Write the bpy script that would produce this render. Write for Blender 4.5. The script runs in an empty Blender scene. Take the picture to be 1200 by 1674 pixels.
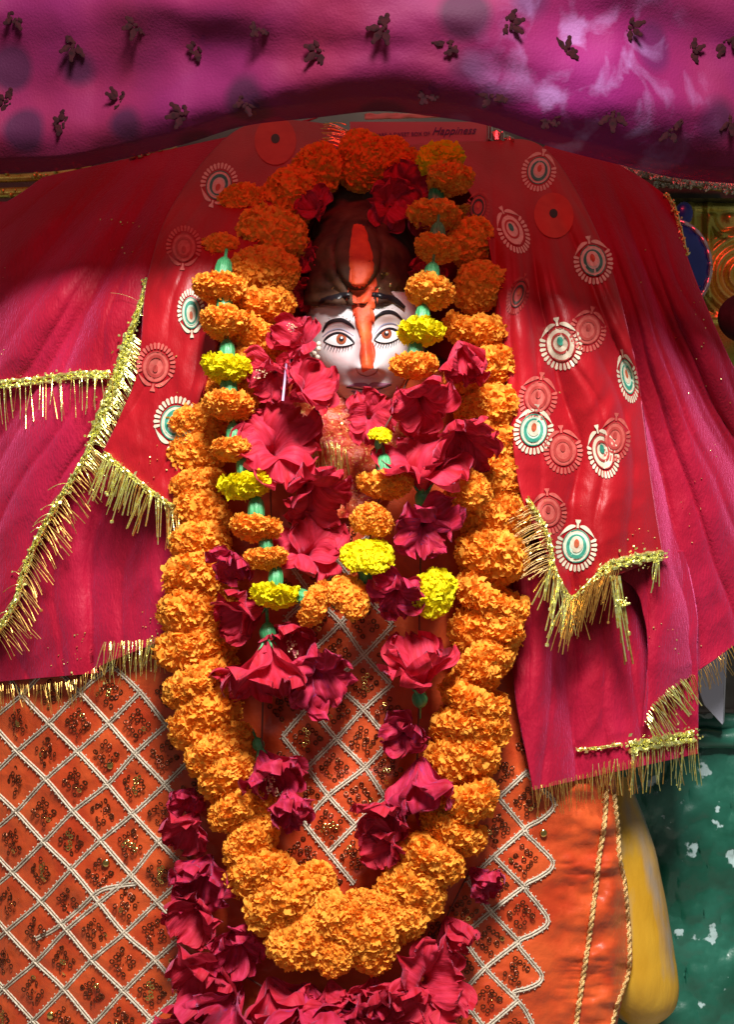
import bpy, math, random
from mathutils import Vector, Matrix, noise
random.seed(7)
R_ = math.radians
scene = bpy.context.scene
col = scene.collection

# ------------------------------------------------------------------ camera
S = 0.0007            # metres per photograph pixel on the reference plane Y = 0
CAMD = 1.7            # camera distance from that plane
ZC = 1.30             # camera height
cam_d = bpy.data.cameras.new('camera')
cam = bpy.data.objects.new('camera', cam_d); col.objects.link(cam)
cam.location = (0, -CAMD, ZC); cam.rotation_euler = (R_(90), 0, 0)
cam_d.sensor_fit = 'VERTICAL'; cam_d.sensor_height = 24
cam_d.lens = 24 * CAMD / (1674 * S)
cam_d.clip_start = 0.01; cam_d.clip_end = 50
scene.camera = cam

# ------------------------------------------------------------------ world and lamps
world = bpy.data.worlds.new('World'); scene.world = world; world.use_nodes = True
bgn = world.node_tree.nodes['Background']
bgn.inputs[0].default_value = (1.0, 0.97, 0.93, 1); bgn.inputs[1].default_value = 0.12
def lamp(name, kind, loc, power, color, size=0.1, target=None, size_y=None):
    d = bpy.data.lights.new(name, kind); d.energy = power; d.color = color
    if kind == 'AREA':
        d.size = size
        if size_y: d.shape = 'RECTANGLE'; d.size_y = size_y
    else:
        d.shadow_soft_size = size
    o = bpy.data.objects.new(name, d); col.objects.link(o); o.location = loc
    if target is not None:
        o.rotation_euler = (Vector(target) - Vector(loc)).to_track_quat('-Z', 'Y').to_euler()
    return o
lamp('ceiling_lamp', 'AREA', (0.10, -1.50, ZC + 1.38), 97, (1.0, 0.97, 0.93), 0.5, (0, -.2, ZC - .1), 0.4)
lamp('fill_light', 'AREA', (-0.5, -2.4, ZC + 0.55), 1.6, (0.93, 0.97, 1.0), 1.2, (0, 0, ZC), 0.25)  # added soft fill that puts glints on tinsel and satin

# ------------------------------------------------------------------ exposure
scene.view_settings.view_transform = 'Standard'
scene.view_settings.look = 'None'
scene.view_settings.exposure = 0.0
scene.view_settings.gamma = 1.0
scene.view_settings.use_curve_mapping = False
scene.render.engine = 'CYCLES'
scene.cycles.max_bounces = 8
scene.cycles.transparent_max_bounces = 8

# ------------------------------------------------------------------ helpers
def at(x, y, h):
    """world point seen at photograph pixel x,y standing h metres in front of the plane Y=0"""
    t = (CAMD - h) / CAMD
    return Vector(((x - 600) * S * t, -h, (837 - y) * S * t + ZC))
def mpp(h):
    return S * (CAMD - h) / CAMD
def fbm(x, y, z=0.0, o=3):
    v = 0; a = 1
    for i in range(o):
        v += a * noise.noise(Vector((x, y, z + 7.3 * i))); x *= 2; y *= 2; a *= .5
    return v
def clamp(x, a=0., b=1.): return a if x < a else b if x > b else x
def sstep(a, b, x):
    t = clamp((x - a) / (b - a)); return t * t * (3 - 2 * t)
def gauss(dx, dy, sx, sy): return math.exp(-(dx * dx) / (2 * sx * sx) - (dy * dy) / (2 * sy * sy))
def spline(pts, n):
    """Catmull-Rom through tuples of any size, n samples"""
    m = len(pts) - 1; out = []
    for i in range(n):
        t = i / (n - 1) * m; k = min(int(t), m - 1); f = t - k
        p0 = pts[max(k - 1, 0)]; p1 = pts[k]; p2 = pts[k + 1]; p3 = pts[min(k + 2, m)]
        out.append(tuple(.5 * (2 * b + (c - a) * f + (2 * a - 5 * b + 4 * c - d) * f * f + (3 * b - a - 3 * c + d) * f ** 3)
                         for a, b, c, d in zip(p0, p1, p2, p3)))
    return out
def resample(pts, step):
    """points along a polyline at even spacing"""
    out = [pts[0]]; acc = 0
    for a, b in zip(pts, pts[1:]):
        L = math.dist(a, b)
        if L == 0: continue
        d = step - acc
        while d <= L:
            f = d / L; out.append(tuple(p + (q - p) * f for p, q in zip(a, b))); d += step
        acc = L - (d - step)
    return out

class MB:
    def __init__(s): s.v = []; s.f = []; s.m = []; s.c = []
    def grid(s, fn, nu, nv, mi=0, close_v=False):
        b = len(s.v)
        for i in range(nu):
            for j in range(nv): s.v.append(tuple(fn(i / (nu - 1), j / (nv if close_v else nv - 1))))
        for i in range(nu - 1):
            for j in range(nv if close_v else nv - 1):
                k = (j + 1) % nv
                s.f.append((b + i * nv + j, b + i * nv + k, b + (i + 1) * nv + k, b + (i + 1) * nv + j)); s.m.append(mi)
    def tube(s, pts, rad, n=6, mi=0, cap=True):
        pts = [Vector(p) for p in pts]; b = len(s.v); m = len(pts)
        up = Vector((0.31, 0.87, 0.38))
        for i, p in enumerate(pts):
            d = (pts[min(i + 1, m - 1)] - pts[max(i - 1, 0)])
            d = d.normalized() if d.length > 1e-9 else Vector((0, 0, 1))
            x = d.cross(up)
            if x.length < 1e-4: x = d.cross(Vector((1, 0, 0)))
            x.normalize(); y = d.cross(x)
            r = rad(i / (m - 1)) if callable(rad) else rad
            for k in range(n):
                a = 2 * math.pi * k / n; s.v.append(tuple(p + (x * math.cos(a) + y * math.sin(a)) * r))
        for i in range(m - 1):
            for k in range(n):
                q = (k + 1) % n
                s.f.append((b + i * n + k, b + i * n + q, b + (i + 1) * n + q, b + (i + 1) * n + k)); s.m.append(mi)
        if cap:
            s.f.append(tuple(b + k for k in range(n))); s.m.append(mi)
            s.f.append(tuple(b + (m - 1) * n + k for k in range(n))[::-1]); s.m.append(mi)
    def ball(s, c, r, nu=6, nv=8, mi=0):
        c = Vector(c); rr = r if hasattr(r, '__len__') else (r, r, r)
        s.grid(lambda u, v: (c.x + rr[0] * math.sin(math.pi * u) * math.cos(2 * math.pi * v), c.y + rr[1] * math.sin(math.pi * u) * math.sin(2 * math.pi * v), c.z + rr[2] * math.cos(math.pi * u)), nu, nv, mi, True)
    def poly(s, pts, mi=0):
        b = len(s.v); s.v += [tuple(p) for p in pts]; s.f.append(tuple(range(b, b + len(pts)))); s.m.append(mi)
    def box(s, lo, hi, mi=0):
        b = len(s.v); x0, y0, z0 = lo; x1, y1, z1 = hi
        s.v += [(x0, y0, z0), (x1, y0, z0), (x1, y1, z0), (x0, y1, z0), (x0, y0, z1), (x1, y0, z1), (x1, y1, z1), (x0, y1, z1)]
        for q in ((0, 3, 2, 1), (4, 5, 6, 7), (0, 1, 5, 4), (1, 2, 6, 5), (2, 3, 7, 6), (3, 0, 4, 7)):
            s.f.append(tuple(b + i for i in q)); s.m.append(mi)
    def mesh(s, name, mats, smooth=True):
        me = bpy.data.meshes.new(name); me.from_pydata(s.v, [], s.f)
        for m in (mats if isinstance(mats, (list, tuple)) else [mats]): me.materials.append(m)
        me.polygons.foreach_set('material_index', s.m)
        me.polygons.foreach_set('use_smooth', [smooth] * len(s.f))
        if s.c:
            a = me.color_attributes.new('tone', 'FLOAT_COLOR', 'POINT')
            a.data.foreach_set('color', [k for c in s.c for k in (c, c, c, 1)])
        me.update(); return me
    def build(s, name, mats, parent=None, smooth=True, thick=0):
        return link(name, s.mesh(name, mats, smooth), parent, thick)
def link(name, me, parent=None, thick=0):
    o = bpy.data.objects.new(name, me); col.objects.link(o)
    if parent: o.parent = parent
    if thick:
        m = o.modifiers.new('thickness', 'SOLIDIFY'); m.thickness = thick; m.offset = 0
    return o
def tag(o, label=None, cat=None, group=None, kind=None):
    if label: o['label'] = label
    if cat: o['category'] = cat
    if group: o['group'] = group
    if kind: o['kind'] = kind
    return o
def empty(name, loc=(0, 0, 0)):
    o = bpy.data.objects.new(name, None); col.objects.link(o); o.location = loc; o.empty_display_size = .05; return o

# ------------------------------------------------------------------ materials
def pbr(name, c1, c2=None, scale=40, rough=.5, metal=0, bump=0, bscale=200, sheen=0, sheen_c=(1, .6, .8), trans=0, trans_c=None,
        spec=.5, coat=0, stretch=(1, 1, 1), attr=False, detail=4, lo=.35, hi=.65, c3=None, s3=90, lo3=.6, hi3=.7, rvar=0):
    m = bpy.data.materials.new(name); m.use_nodes = True
    nt = m.node_tree; N = nt.nodes; L = nt.links
    b = N['Principled BSDF']; out = N['Material Output']
    tc = N.new('ShaderNodeTexCoord'); mp = N.new('ShaderNodeMapping'); mp.inputs['Scale'].default_value = stretch
    L.new(tc.outputs['Object'], mp.inputs[0])
    def ntex(sc, det=detail):
        t = N.new('ShaderNodeTexNoise'); t.inputs['Scale'].default_value = sc; t.inputs['Detail'].default_value = det
        L.new(mp.outputs[0], t.inputs['Vector']); return t
    def ramp(src, a, bb, ca, cb):
        r = N.new('ShaderNodeValToRGB'); r.color_ramp.elements[0].position = a; r.color_ramp.elements[1].position = bb
        r.color_ramp.elements[0].color = (*ca, 1); r.color_ramp.elements[1].color = (*cb, 1); L.new(src, r.inputs[0]); return r
    c2 = c2 or c1
    if attr:
        a = N.new('ShaderNodeAttribute'); a.attribute_name = 'tone'; r = ramp(a.outputs['Fac'], 0, 1, c1, c2)
    else:
        r = ramp(ntex(scale).outputs['Fac'], lo, hi, c1, c2)
    colr = r.outputs[0]
    if c3:
        r3 = ramp(ntex(s3).outputs['Fac'], lo3, hi3, (0, 0, 0), (1, 1, 1))
        mx = N.new('ShaderNodeMix'); mx.data_type = 'RGBA'; L.new(r3.outputs[0], mx.inputs[0]); L.new(colr, mx.inputs[6]); mx.inputs[7].default_value = (*c3, 1)
        colr = mx.outputs[2]
    L.new(colr, b.inputs['Base Color'])
    b.inputs['Roughness'].default_value = rough; b.inputs['Metallic'].default_value = metal
    b.inputs['Specular IOR Level'].default_value = spec
    b.inputs['Coat Weight'].default_value = coat
    if rvar:
        q = N.new('ShaderNodeMapRange'); q.inputs[3].default_value = rough - rvar; q.inputs[4].default_value = rough + rvar
        L.new(ntex(bscale).outputs['Fac'], q.inputs[0]); L.new(q.outputs[0], b.inputs['Roughness'])
    if sheen:
        b.inputs['Sheen Weight'].default_value = sheen; b.inputs['Sheen Tint'].default_value = (*sheen_c, 1); b.inputs['Sheen Roughness'].default_value = .4
    if bump:
        bp = N.new('ShaderNodeBump'); bp.inputs['Strength'].default_value = bump; bp.inputs['Distance'].default_value = .002
        L.new(ntex(bscale, 5).outputs['Fac'], bp.inputs['Height']); L.new(bp.outputs[0], b.inputs['Normal'])
    if trans:
        tr = N.new('ShaderNodeBsdfTranslucent')
        if trans_c: tr.inputs[0].default_value = (*trans_c, 1)
        else: L.new(colr, tr.inputs[0])
        ms = N.new('ShaderNodeMixShader'); ms.inputs[0].default_value = trans
        L.new(b.outputs[0], ms.inputs[1]); L.new(tr.outputs[0], ms.inputs[2]); L.new(ms.outputs[0], out.inputs['Surface'])
    return m
M = {}
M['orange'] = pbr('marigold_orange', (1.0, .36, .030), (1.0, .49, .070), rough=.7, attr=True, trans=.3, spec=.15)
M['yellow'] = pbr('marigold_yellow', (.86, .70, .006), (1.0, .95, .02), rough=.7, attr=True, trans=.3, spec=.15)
M['calyx'] = pbr('calyx_green', (.03, .22, .07), (.09, .42, .17), scale=6, rough=.4, bump=.4, bscale=8, stretch=(3, 3, .4))
M['hib'] = pbr('hibiscus_red', (.46, .009, .020), (.68, .036, .085), scale=2, rough=.6, bump=.7, bscale=5, trans=.24, sheen=.35, sheen_c=(1, .35, .6), stretch=(.8, 5, .8), spec=.2)
M['hibp'] = pbr('hibiscus_wilted', (.40, .009, .026), (.62, .032, .105), scale=2.5, rough=.6, bump=.8, bscale=4, stretch=(.9, 4, .9), trans=.22, sheen=.35, sheen_c=(1, .35, .7), c3=(.14, .035, .22), s3=2.2, lo3=.63, hi3=.74, spec=.2)
M['stamen'] = pbr('stamen_pink', (.62, .04, .12), (.8, .3, .3), rough=.4)
M['pollen'] = pbr('pollen_cream', (.8, .55, .3), (.9, .7, .4), rough=.6)
M['stalk'] = pbr('stalk_lilac', (.55, .30, .50), (.65, .40, .60), rough=.4)
M['thread'] = pbr('thread', (.10, .03, .02), (.16, .05, .03), rough=.8)
M['scarf'] = pbr('scarf_crimson', (.34, .004, .018), (.46, .010, .048), scale=9, rough=.55, bump=.6, bscale=420, sheen=.55, sheen_c=(1, .16, .42), trans=.12, stretch=(1, 1, .35), spec=.2)
M['veil'] = pbr('veil_red', (.36, .004, .009), (.46, .007, .016), scale=12, rough=.42, bump=.22, bscale=420, sheen=.3, sheen_c=(1, .2, .35), trans=.10, stretch=(1.6, 1, .5), spec=.45)
M['dress'] = pbr('dress_orange', (.46, .041, .010), (.61, .088, .020), scale=22, rough=.40, bump=.5, bscale=120, sheen=.2, sheen_c=(1, .5, .2), spec=.4)
M['neck'] = pbr('neckcloth_red', (.38, .012, .010), (.60, .10, .03), scale=130, rough=.45, bump=.8, bscale=260, c3=(.75, .38, .10), s3=300, lo3=.60, hi3=.66)
M['silver'] = pbr('silver_cord', (.54, .44, .32), (.80, .69, .53), scale=500, rough=.45, metal=.1, bump=.8, bscale=900)
M['goldcord'] = pbr('gold_cord', (.60, .34, .10), (.90, .62, .28), scale=500, rough=.4, metal=.5, bump=.9, bscale=800)
M['gold'] = pbr('gold_tinsel', (.82, .76, .13), (.98, 1.0, .46), scale=300, rough=.30, metal=.8, bump=.3, bscale=600)
M['bronze'] = pbr('bronze_tinsel', (.52, .26, .06), (.78, .48, .12), scale=300, rough=.3, metal=.75)
M['sequin'] = pbr('sequin_copper', (.085, .014, .008), (.20, .06, .02), scale=400, rough=.28, metal=.7)
M['sequin_g'] = pbr('sequin_gold', (.80, .50, .12), (.9, .65, .2), rough=.15, metal=1)
M['cream'] = pbr('print_cream', (.60, .51, .37), (.74, .64, .48), scale=300, rough=.6)
M['pgreen'] = pbr('print_green', (.02, .20, .13), (.05, .32, .22), scale=200, rough=.6)
M['pmint'] = pbr('print_mint', (.45, .66, .50), (.58, .74, .58), scale=200, rough=.6)
M['pred'] = pbr('print_red', (.45, .06, .02), (.55, .12, .05), scale=200, rough=.6)
M['pfade'] = pbr('print_faded', (.50, .07, .06), (.58, .12, .095), scale=200, rough=.6)
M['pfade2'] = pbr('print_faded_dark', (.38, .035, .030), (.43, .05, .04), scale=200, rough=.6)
M['pdisc'] = pbr('print_orange', (.48, .026, .012), (.54, .04, .018), scale=60, rough=.6)
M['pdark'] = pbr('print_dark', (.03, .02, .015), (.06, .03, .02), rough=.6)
M['face'] = pbr('face_paint', (.74, .66, .68), (.86, .80, .80), scale=14, rough=.42, bump=.15, bscale=90, c3=(.76, .46, .46), s3=16, lo3=.54, hi3=.74, coat=.15)
M['black'] = pbr('black_paint', (.010, .008, .012), (.02, .016, .02), rough=.35)
M['eyewhite'] = pbr('eye_white', (.78, .74, .74), (.84, .82, .82), rough=.25)
M['iris'] = pbr('iris_brown', (.22, .045, .02), (.36, .09, .04), scale=200, rough=.2)
M['lid'] = pbr('lid_bluegrey', (.26, .25, .36), (.36, .34, .44), rough=.4)
M['lip'] = pbr('lip_mauve', (.34, .13, .22), (.42, .18, .28), rough=.35)
M['tilak'] = pbr('vermilion_paste', (.62, .045, .012), (.82, .10, .02), scale=60, rough=.6, bump=.6, bscale=160)
M['crown'] = pbr('crown_paint', (.060, .026, .018), (.14, .068, .036), scale=40, rough=.68, bump=.8, bscale=110, metal=.1, spec=.25)
M['crowng'] = pbr('crown_gold', (.40, .34, .12), (.62, .56, .24), scale=80, rough=.25, metal=.8)
M['mustard'] = pbr('mustard_paint', (.50, .25, .012), (.66, .37, .03), scale=14, rough=.42, bump=.5, bscale=60, c3=(.30, .24, .19), s3=9, lo3=.50, hi3=.60, stretch=(1.6, 1.6, .45))
M['green'] = pbr('green_paint', (.006, .072, .042), (.04, .21, .145), scale=9, lo=.42, hi=.78, detail=9, rough=.35, bump=.5, bscale=70, c3=(.42, .56, .55), s3=30, lo3=.635, hi3=.66, coat=.25)
M['ledge'] = pbr('ledge_stone', (.24, .22, .19), (.38, .35, .31), scale=16, rough=.7, bump=.6, bscale=80)
M['paper'] = pbr('card_white', (.52, .52, .62), (.60, .60, .70), scale=10, rough=.5)
M['panel'] = pbr('embossed_gold', (.55, .48, .07), (.80, .74, .18), scale=30, rough=.28, metal=.6, bump=.25, bscale=160, rvar=.06)
M['rail'] = pbr('dark_rail', (.02, .02, .015), (.05, .05, .03), rough=.4)
M['glit'] = pbr('glitter_trim', (.40, .36, .24), (.85, .82, .66), scale=350, rough=.2, metal=.9, bump=1, bscale=400)
M['blue'] = pbr('blue_plastic', (.006, .03, .26), (.012, .06, .40), scale=20, rough=.3, coat=.3)
M['rim'] = pbr('rim_silver', (.55, .50, .46), (.75, .78, .82), scale=150, rough=.25, metal=.7)
M['maroon'] = pbr('maroon_cloth', (.05, .004, .010), (.10, .008, .018), scale=40, rough=.7, bump=.5)
M['carton'] = pbr('carton_brown', (.46, .34, .30), (.54, .42, .37), scale=12, rough=.7)
M['ink'] = pbr('ink_blue', (.10, .07, .24), (.13, .09, .28), rough=.6)
M['scrap'] = pbr('paper_mint', (.55, .68, .46), (.66, .78, .56), scale=60, rough=.6)
M['foil'] = pbr('foil', (.55, .52, .40), (.8, .78, .66), scale=60, rough=.2, metal=.9)
M['bead'] = pbr('applique_bead', (.010, .002, .003), (.024, .003, .005), scale=200, rough=.9, spec=.08)
M['pearl'] = pbr('pearl', (.75, .65, .52), (.8, .72, .6), rough=.25)
M['wall'] = pbr('wall_dark', (.05, .045, .035), (.09, .08, .06), scale=8, rough=.8)
M['stone'] = pbr('altar_stone', (.20, .18, .16), (.28, .26, .23), scale=14, rough=.7)

def canopy_material():
    m = bpy.data.materials.new('canopy_magenta'); m.use_nodes = True
    nt = m.node_tree; N = nt.nodes; L = nt.links; b = N['Principled BSDF']; out = N['Material Output']
    tc = N.new('ShaderNodeTexCoord')
    def nz(sc, det=3, dist=0):
        t = N.new('ShaderNodeTexNoise'); t.inputs['Scale'].default_value = sc; t.inputs['Detail'].default_value = det; t.inputs['Distortion'].default_value = dist
        L.new(tc.outputs['Object'], t.inputs['Vector']); return t
    def rp(src, a, bb, ca=(0, 0, 0), cb=(1, 1, 1)):
        r = N.new('ShaderNodeValToRGB'); r.color_ramp.elements[0].position = a; r.color_ramp.elements[1].position = bb
        r.color_ramp.elements[0].color = (*ca, 1); r.color_ramp.elements[1].color = (*cb, 1); L.new(src, r.inputs[0]); return r
    def mix(f, a, bb):
        x = N.new('ShaderNodeMix'); x.data_type = 'RGBA'; L.new(f, x.inputs[0])
        for k, s in ((6, a), (7, bb)):
            if isinstance(s, tuple): x.inputs[k].default_value = (*s, 1)
            else: L.new(s, x.inputs[k])
        return x.outputs[2]
    base = rp(nz(7).outputs['Fac'], .35, .65, (.145, .003, .026), (.13, .003, .054)).outputs[0]
    vo = N.new('ShaderNodeTexVoronoi'); vo.inputs['Scale'].default_value = 17; vo.inputs['Randomness'].default_value = .55
    L.new(tc.outputs['Object'], vo.inputs['Vector'])
    spots = rp(vo.outputs['Distance'], .30, .46, (1, 1, 1), (0, 0, 0)).outputs[0]
    sel = rp(vo.outputs['Color'], .45, .5).outputs[0]
    mm = N.new('ShaderNodeMath'); mm.operation = 'MULTIPLY'; L.new(spots, mm.inputs[0]); L.new(sel, mm.inputs[1])
    c = mix(mm.outputs[0], base, (.045, .003, .026))
    # shine of the sheer netting, painted into the colour as a pale lilac patch
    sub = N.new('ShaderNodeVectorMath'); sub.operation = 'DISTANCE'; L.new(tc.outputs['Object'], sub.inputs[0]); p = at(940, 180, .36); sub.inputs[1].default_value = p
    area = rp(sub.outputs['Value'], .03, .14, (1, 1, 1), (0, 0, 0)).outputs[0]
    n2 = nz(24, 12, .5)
    shine = rp(n2.outputs['Fac'], .49, .63).outputs[0]
    f = N.new('ShaderNodeMath'); f.operation = 'MULTIPLY'; L.new(shine, f.inputs[0]); L.new(area, f.inputs[1])
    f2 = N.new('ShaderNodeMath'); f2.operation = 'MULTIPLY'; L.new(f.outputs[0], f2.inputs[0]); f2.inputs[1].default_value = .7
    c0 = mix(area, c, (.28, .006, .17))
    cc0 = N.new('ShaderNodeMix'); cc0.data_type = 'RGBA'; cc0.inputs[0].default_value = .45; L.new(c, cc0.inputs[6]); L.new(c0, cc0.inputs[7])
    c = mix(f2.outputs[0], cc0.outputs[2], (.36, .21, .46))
    L.new(c, b.inputs['Base Color'])
    b.inputs['Roughness'].default_value = .7; b.inputs['Specular IOR Level'].default_value = .25; b.inputs['Sheen Weight'].default_value = .08; b.inputs['Sheen Tint'].default_value = (1, .3, .7, 1)
    bp = N.new('ShaderNodeBump'); bp.inputs['Strength'].default_value = .35; bp.inputs['Distance'].default_value = .0012
    L.new(nz(420, 4).outputs['Fac'], bp.inputs['Height']); L.new(bp.outputs[0], b.inputs['Normal'])
    tr = N.new('ShaderNodeBsdfTransparent'); tr.inputs[0].default_value = (.66, .03, .05, 1)
    ms = N.new('ShaderNodeMixShader'); ms.inputs[0].default_value = .19
    L.new(b.outputs[0], ms.inputs[1]); L.new(tr.outputs[0], ms.inputs[2]); L.new(ms.outputs[0], out.inputs['Surface'])
    return m
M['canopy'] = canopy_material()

# ------------------------------------------------------------------ the shape of the draped body
def B(x, y):
    u = (x - 585) / 640
    b = .20 * max(0.02, 1 - u * u) ** .7
    if y < 540: b -= .15 * ((540 - y) / 280) ** 2
    return b
def ridge(x, y, sd, sx, sy, sl=0.0):
    """sharp-crested creases running mostly downwards"""
    x = x + sl * y
    return .6 - abs(fbm(x * sx, y * sy, sd, 2)) * 1.6
def h_dress(x, y):
    w = .004 * fbm(x * .012, y * .012, 3) + .0022 * fbm(x * .035, y * .03, 9)
    if x > 895:
        k = sstep(895, 930, x)
        w += k * (.0045 * math.sin(y * .085 + 2.2 * fbm(x * .02, y * .012, 5) + x * .02) * (.4 + .6 * sstep(930, 985, x)) + .003 * fbm(x * .03, y * .07, 21))
        w -= .03 * sstep(995, 1035, x)
    return B(x, y) + w
def fan(x, y, x0, y0, k, sd, amp):
    """hanging folds that spread out from a shoulder point: broad crests, narrow valleys"""
    r = math.hypot(x - x0, y - y0); th = math.atan2(x - x0, y - y0)
    w = k * th + 1.3 * fbm(th * 2.2, r * .0018, sd, 2)
    c = math.sin(w); c2 = math.sin(2.3 * w + 1.7 + sd)
    return amp * sstep(120, 620, r) * ((1 - abs(c)) ** 1.5 * -1.0 + .35 * c2 - .28 * (1 - abs(math.sin(3.1 * w + 2 * fbm(th * 5, r * .004, sd + 3, 2)))) ** 2) + .0022 * sstep(150, 500, r) * ridge(x, y, sd + 40, .016, .010, .3)
def h_left_in(x, y):
    return B(x, y) + .027 + fan(x, y, 330, 120, 17, 2, .015) + .006 * fbm(x * .006, y * .004, 2) + .0008 * fbm(x * .05, y * .02, 8)
def h_left_out(x, y):
    return B(x, y) + .047 + fan(x, y, 380, 60, 13, 5, .015) + .008 * fbm(x * .006, y * .004, 12) + .0008 * fbm(x * .05, y * .02, 18) + .012 * gauss(x - 60, y - 560, 120, 120)
def h_right_in(x, y):
    return B(x, y) + .024 + fan(x, y, 960, 200, 22, 9, .016) + .005 * fbm(x * .010, y * .004, 31) + .0008 * fbm(x * .05, y * .02, 38)
def h_right_out(x, y):
    return B(x, y) + .044 + fan(x, y, 900, 80, 15, 7, .024) + .008 * fbm(x * .007, y * .004, 41) + .001 * fbm(x * .04, y * .02, 48)
def h_veil(x, y):
    if x < 590:
        return B(x, y) + .064 + fan(x, y, 470, 120, 11, 13, .012) + .005 * fbm(x * .012, y * .007, 51) + .001 * fbm(x * .05, y * .03, 52)
    return B(x, y) + .066 + fan(x, y, 800, 60, 17, 15, .015) + .010 * gauss(x - 960, y - 700, 70, 300) + .006 * fbm(x * .011, y * .005, 61) + .0016 * fbm(x * .03, y * .02, 66)
def sheet(name, rows, hfun, nx, ny, mat, parent=None, thick=.0012):
    """cloth between a left and a right outline; rows of (xl, yl, xr, yr)"""
    rs = spline(rows, ny); mb = MB()
    def fn(u, v):
        xl, yl, xr, yr = rs[min(ny - 1, round(u * (ny - 1)))]
        x = xl + (xr - xl) * v; y = yl + (yr - yl) * v
        return at(x, y, hfun(x, y))
    mb.grid(fn, ny, nx)
    return mb.build(name, mat, parent, True, thick)

# ------------------------------------------------------------------ setting: wall, altar, panel
mb = MB(); mb.box((-1.2, .30, .3), (1.2, .36, 2.4)); tag(mb.build('back_wall', M['wall'], smooth=False), kind='structure')
mb = MB(); mb.box((-1.2, -.45, .55), (1.2, .30, .62)); tag(mb.build('altar_shelf', M['stone'], smooth=False), kind='structure')

def panel_relief(x, y):
    r = 0
    cx, cy = 1216, 450; d = math.hypot(x - cx, (y - cy))
    for R0, w, a in ((22, 7, .008), (44, 5, .006), (62, 5, .007), (74, 4, .004)):
        if d < 96: r += a * math.exp(-((d - R0) / w) ** 2)
    d2 = math.hypot(x - 1195, y - 356)
    r += .006 * math.exp(-((d2 - 30) / 5) ** 2) * (y > 350) + .005 * math.exp(-(d2 / 9) ** 2)
    for gx in (1128, 1158): r += .006 * math.exp(-((x - gx) / 5) ** 2) * sstep(500, 470, y)
    for gy in (338, 520, 700, 880): r += .006 * math.exp(-((y - gy) / 6) ** 2)
    return r
mb = MB()
mb.grid(lambda u, v: at(1040 + 260 * v, 322 + 640 * u, -.10 + panel_relief(1040 + 260 * v, 322 + 640 * u)), 200, 110)
tag(mb.build('embossed_panel', M['panel'], thick=.002), 'gold embossed metal wall panel with ring relief behind the right shoulder', 'panel')
def bar(name, x0, x1, y0, y1, h0, h1, mat, label, cat):
    mb = MB(); a = at(x0, y1, h0); b = at(x1, y0, h0); mb.box((a.x, a.y, a.z), (b.x, -h1, b.z)); return tag(mb.build(name, mat, smooth=False), label, cat)
bar('frame_rail', 900, 1330, 303, 324, -.07, -.14, M['rail'], 'dark horizontal rail above the gold embossed panel', 'rail')
def trim_strip(name, pts, h, w, mat, label, n):
    e = MB(); rnd = random.Random(n)
    P = [at(x, y, h) for x, y in spline(pts, 24)]
    e.tube(P, w * S * .6, 6)
    for q in range(n):
        p = P[0].lerp(P[-1], rnd.random()) + Vector((0, -.004 - .003 * rnd.random(), (rnd.random() - .5) * w * S * 1.5))
        e.ball(p, .0022 + .0016 * rnd.random(), 4, 6)
    return tag(e.build(name, mat), label, 'trim')
trim_strip('glitter_trim', [(960, 262), (1040, 278), (1120, 292), (1200, 305)], -.03, 20, M['glit'], 'silver glitter trim strip peeping under the canopy at right', 160)
trim_strip('beaded_trim', [(1070, 302), (1120, 302), (1180, 304)], -.055, 8, M['glit'], 'thin beaded strip along the top of the dark rail', 50)
trim_strip('gilded_strip', [(-60, 292), (30, 291), (90, 286), (150, 276)], -.08, 12, M['panel'], 'gilded strip between the canopy and left shoulder', 20)
trim_strip('lower_gilded_strip', [(-60, 318), (20, 315), (90, 312)], -.08, 15, M['panel'], 'lower of the two gilded strips at the left edge', 10)
trim_strip('leaf_foil', [(215, 256), (240, 250), (275, 247), (290, 242)], .045, 7, M['crowng'], 'small green gold foil glint above the left shoulder', 8)

# blue disc with a metal rim
root = empty('blue_disc', at(1100, 520, -.05))
def ell(cx, cy, rx, ry, a): return (cx + rx * math.cos(a), cy + ry * math.sin(a))
mb = MB(); cx, cy, rx, ry = 1096, 436, 64, 74
mb.grid(lambda u, v: at(*ell(cx, cy, rx * u, ry * u, 2 * math.pi * v), -.045 + .02 * (1 - u * u)), 10, 48, 0, True)
o = mb.build('disc', M['blue'], root, True, .003); o.matrix_parent_inverse = Matrix.Translation(-root.location)
mb = MB(); mb.tube([at(*ell(cx, cy, rx + 2, ry + 2, 2 * math.pi * k / 60), -.044 + .002 * math.sin(k * 2.1)) for k in range(61)], .0032, 7)
o = mb.build('rim', M['rim'], root); o.matrix_parent_inverse = Matrix.Translation(-root.location)
mb = MB(); mb.ball(at(1119, 349, -.05), (.011, .006, .014), 8, 12)
o = mb.build('knob', M['blue'], root); o.matrix_parent_inverse = Matrix.Translation(-root.location)
tag(root, 'blue disc with silver rim behind the right shoulder', 'disc')
mb = MB(); mb.grid(lambda u, v: at(1222 + (46 + 4 * math.sin(v * 31)) * math.sin(math.pi * u) * math.cos(2 * math.pi * v), 520 - 42 * math.cos(math.pi * u), -.02 + .03 * math.sin(math.pi * u) * math.sin(2 * math.pi * v) + .002 * math.sin(v * 40)), 14, 24, 0, True)
tag(mb.build('cloth_bundle', M['maroon']), 'dark maroon rounded bundle at the right edge by the gold panel', 'bundle')

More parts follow.
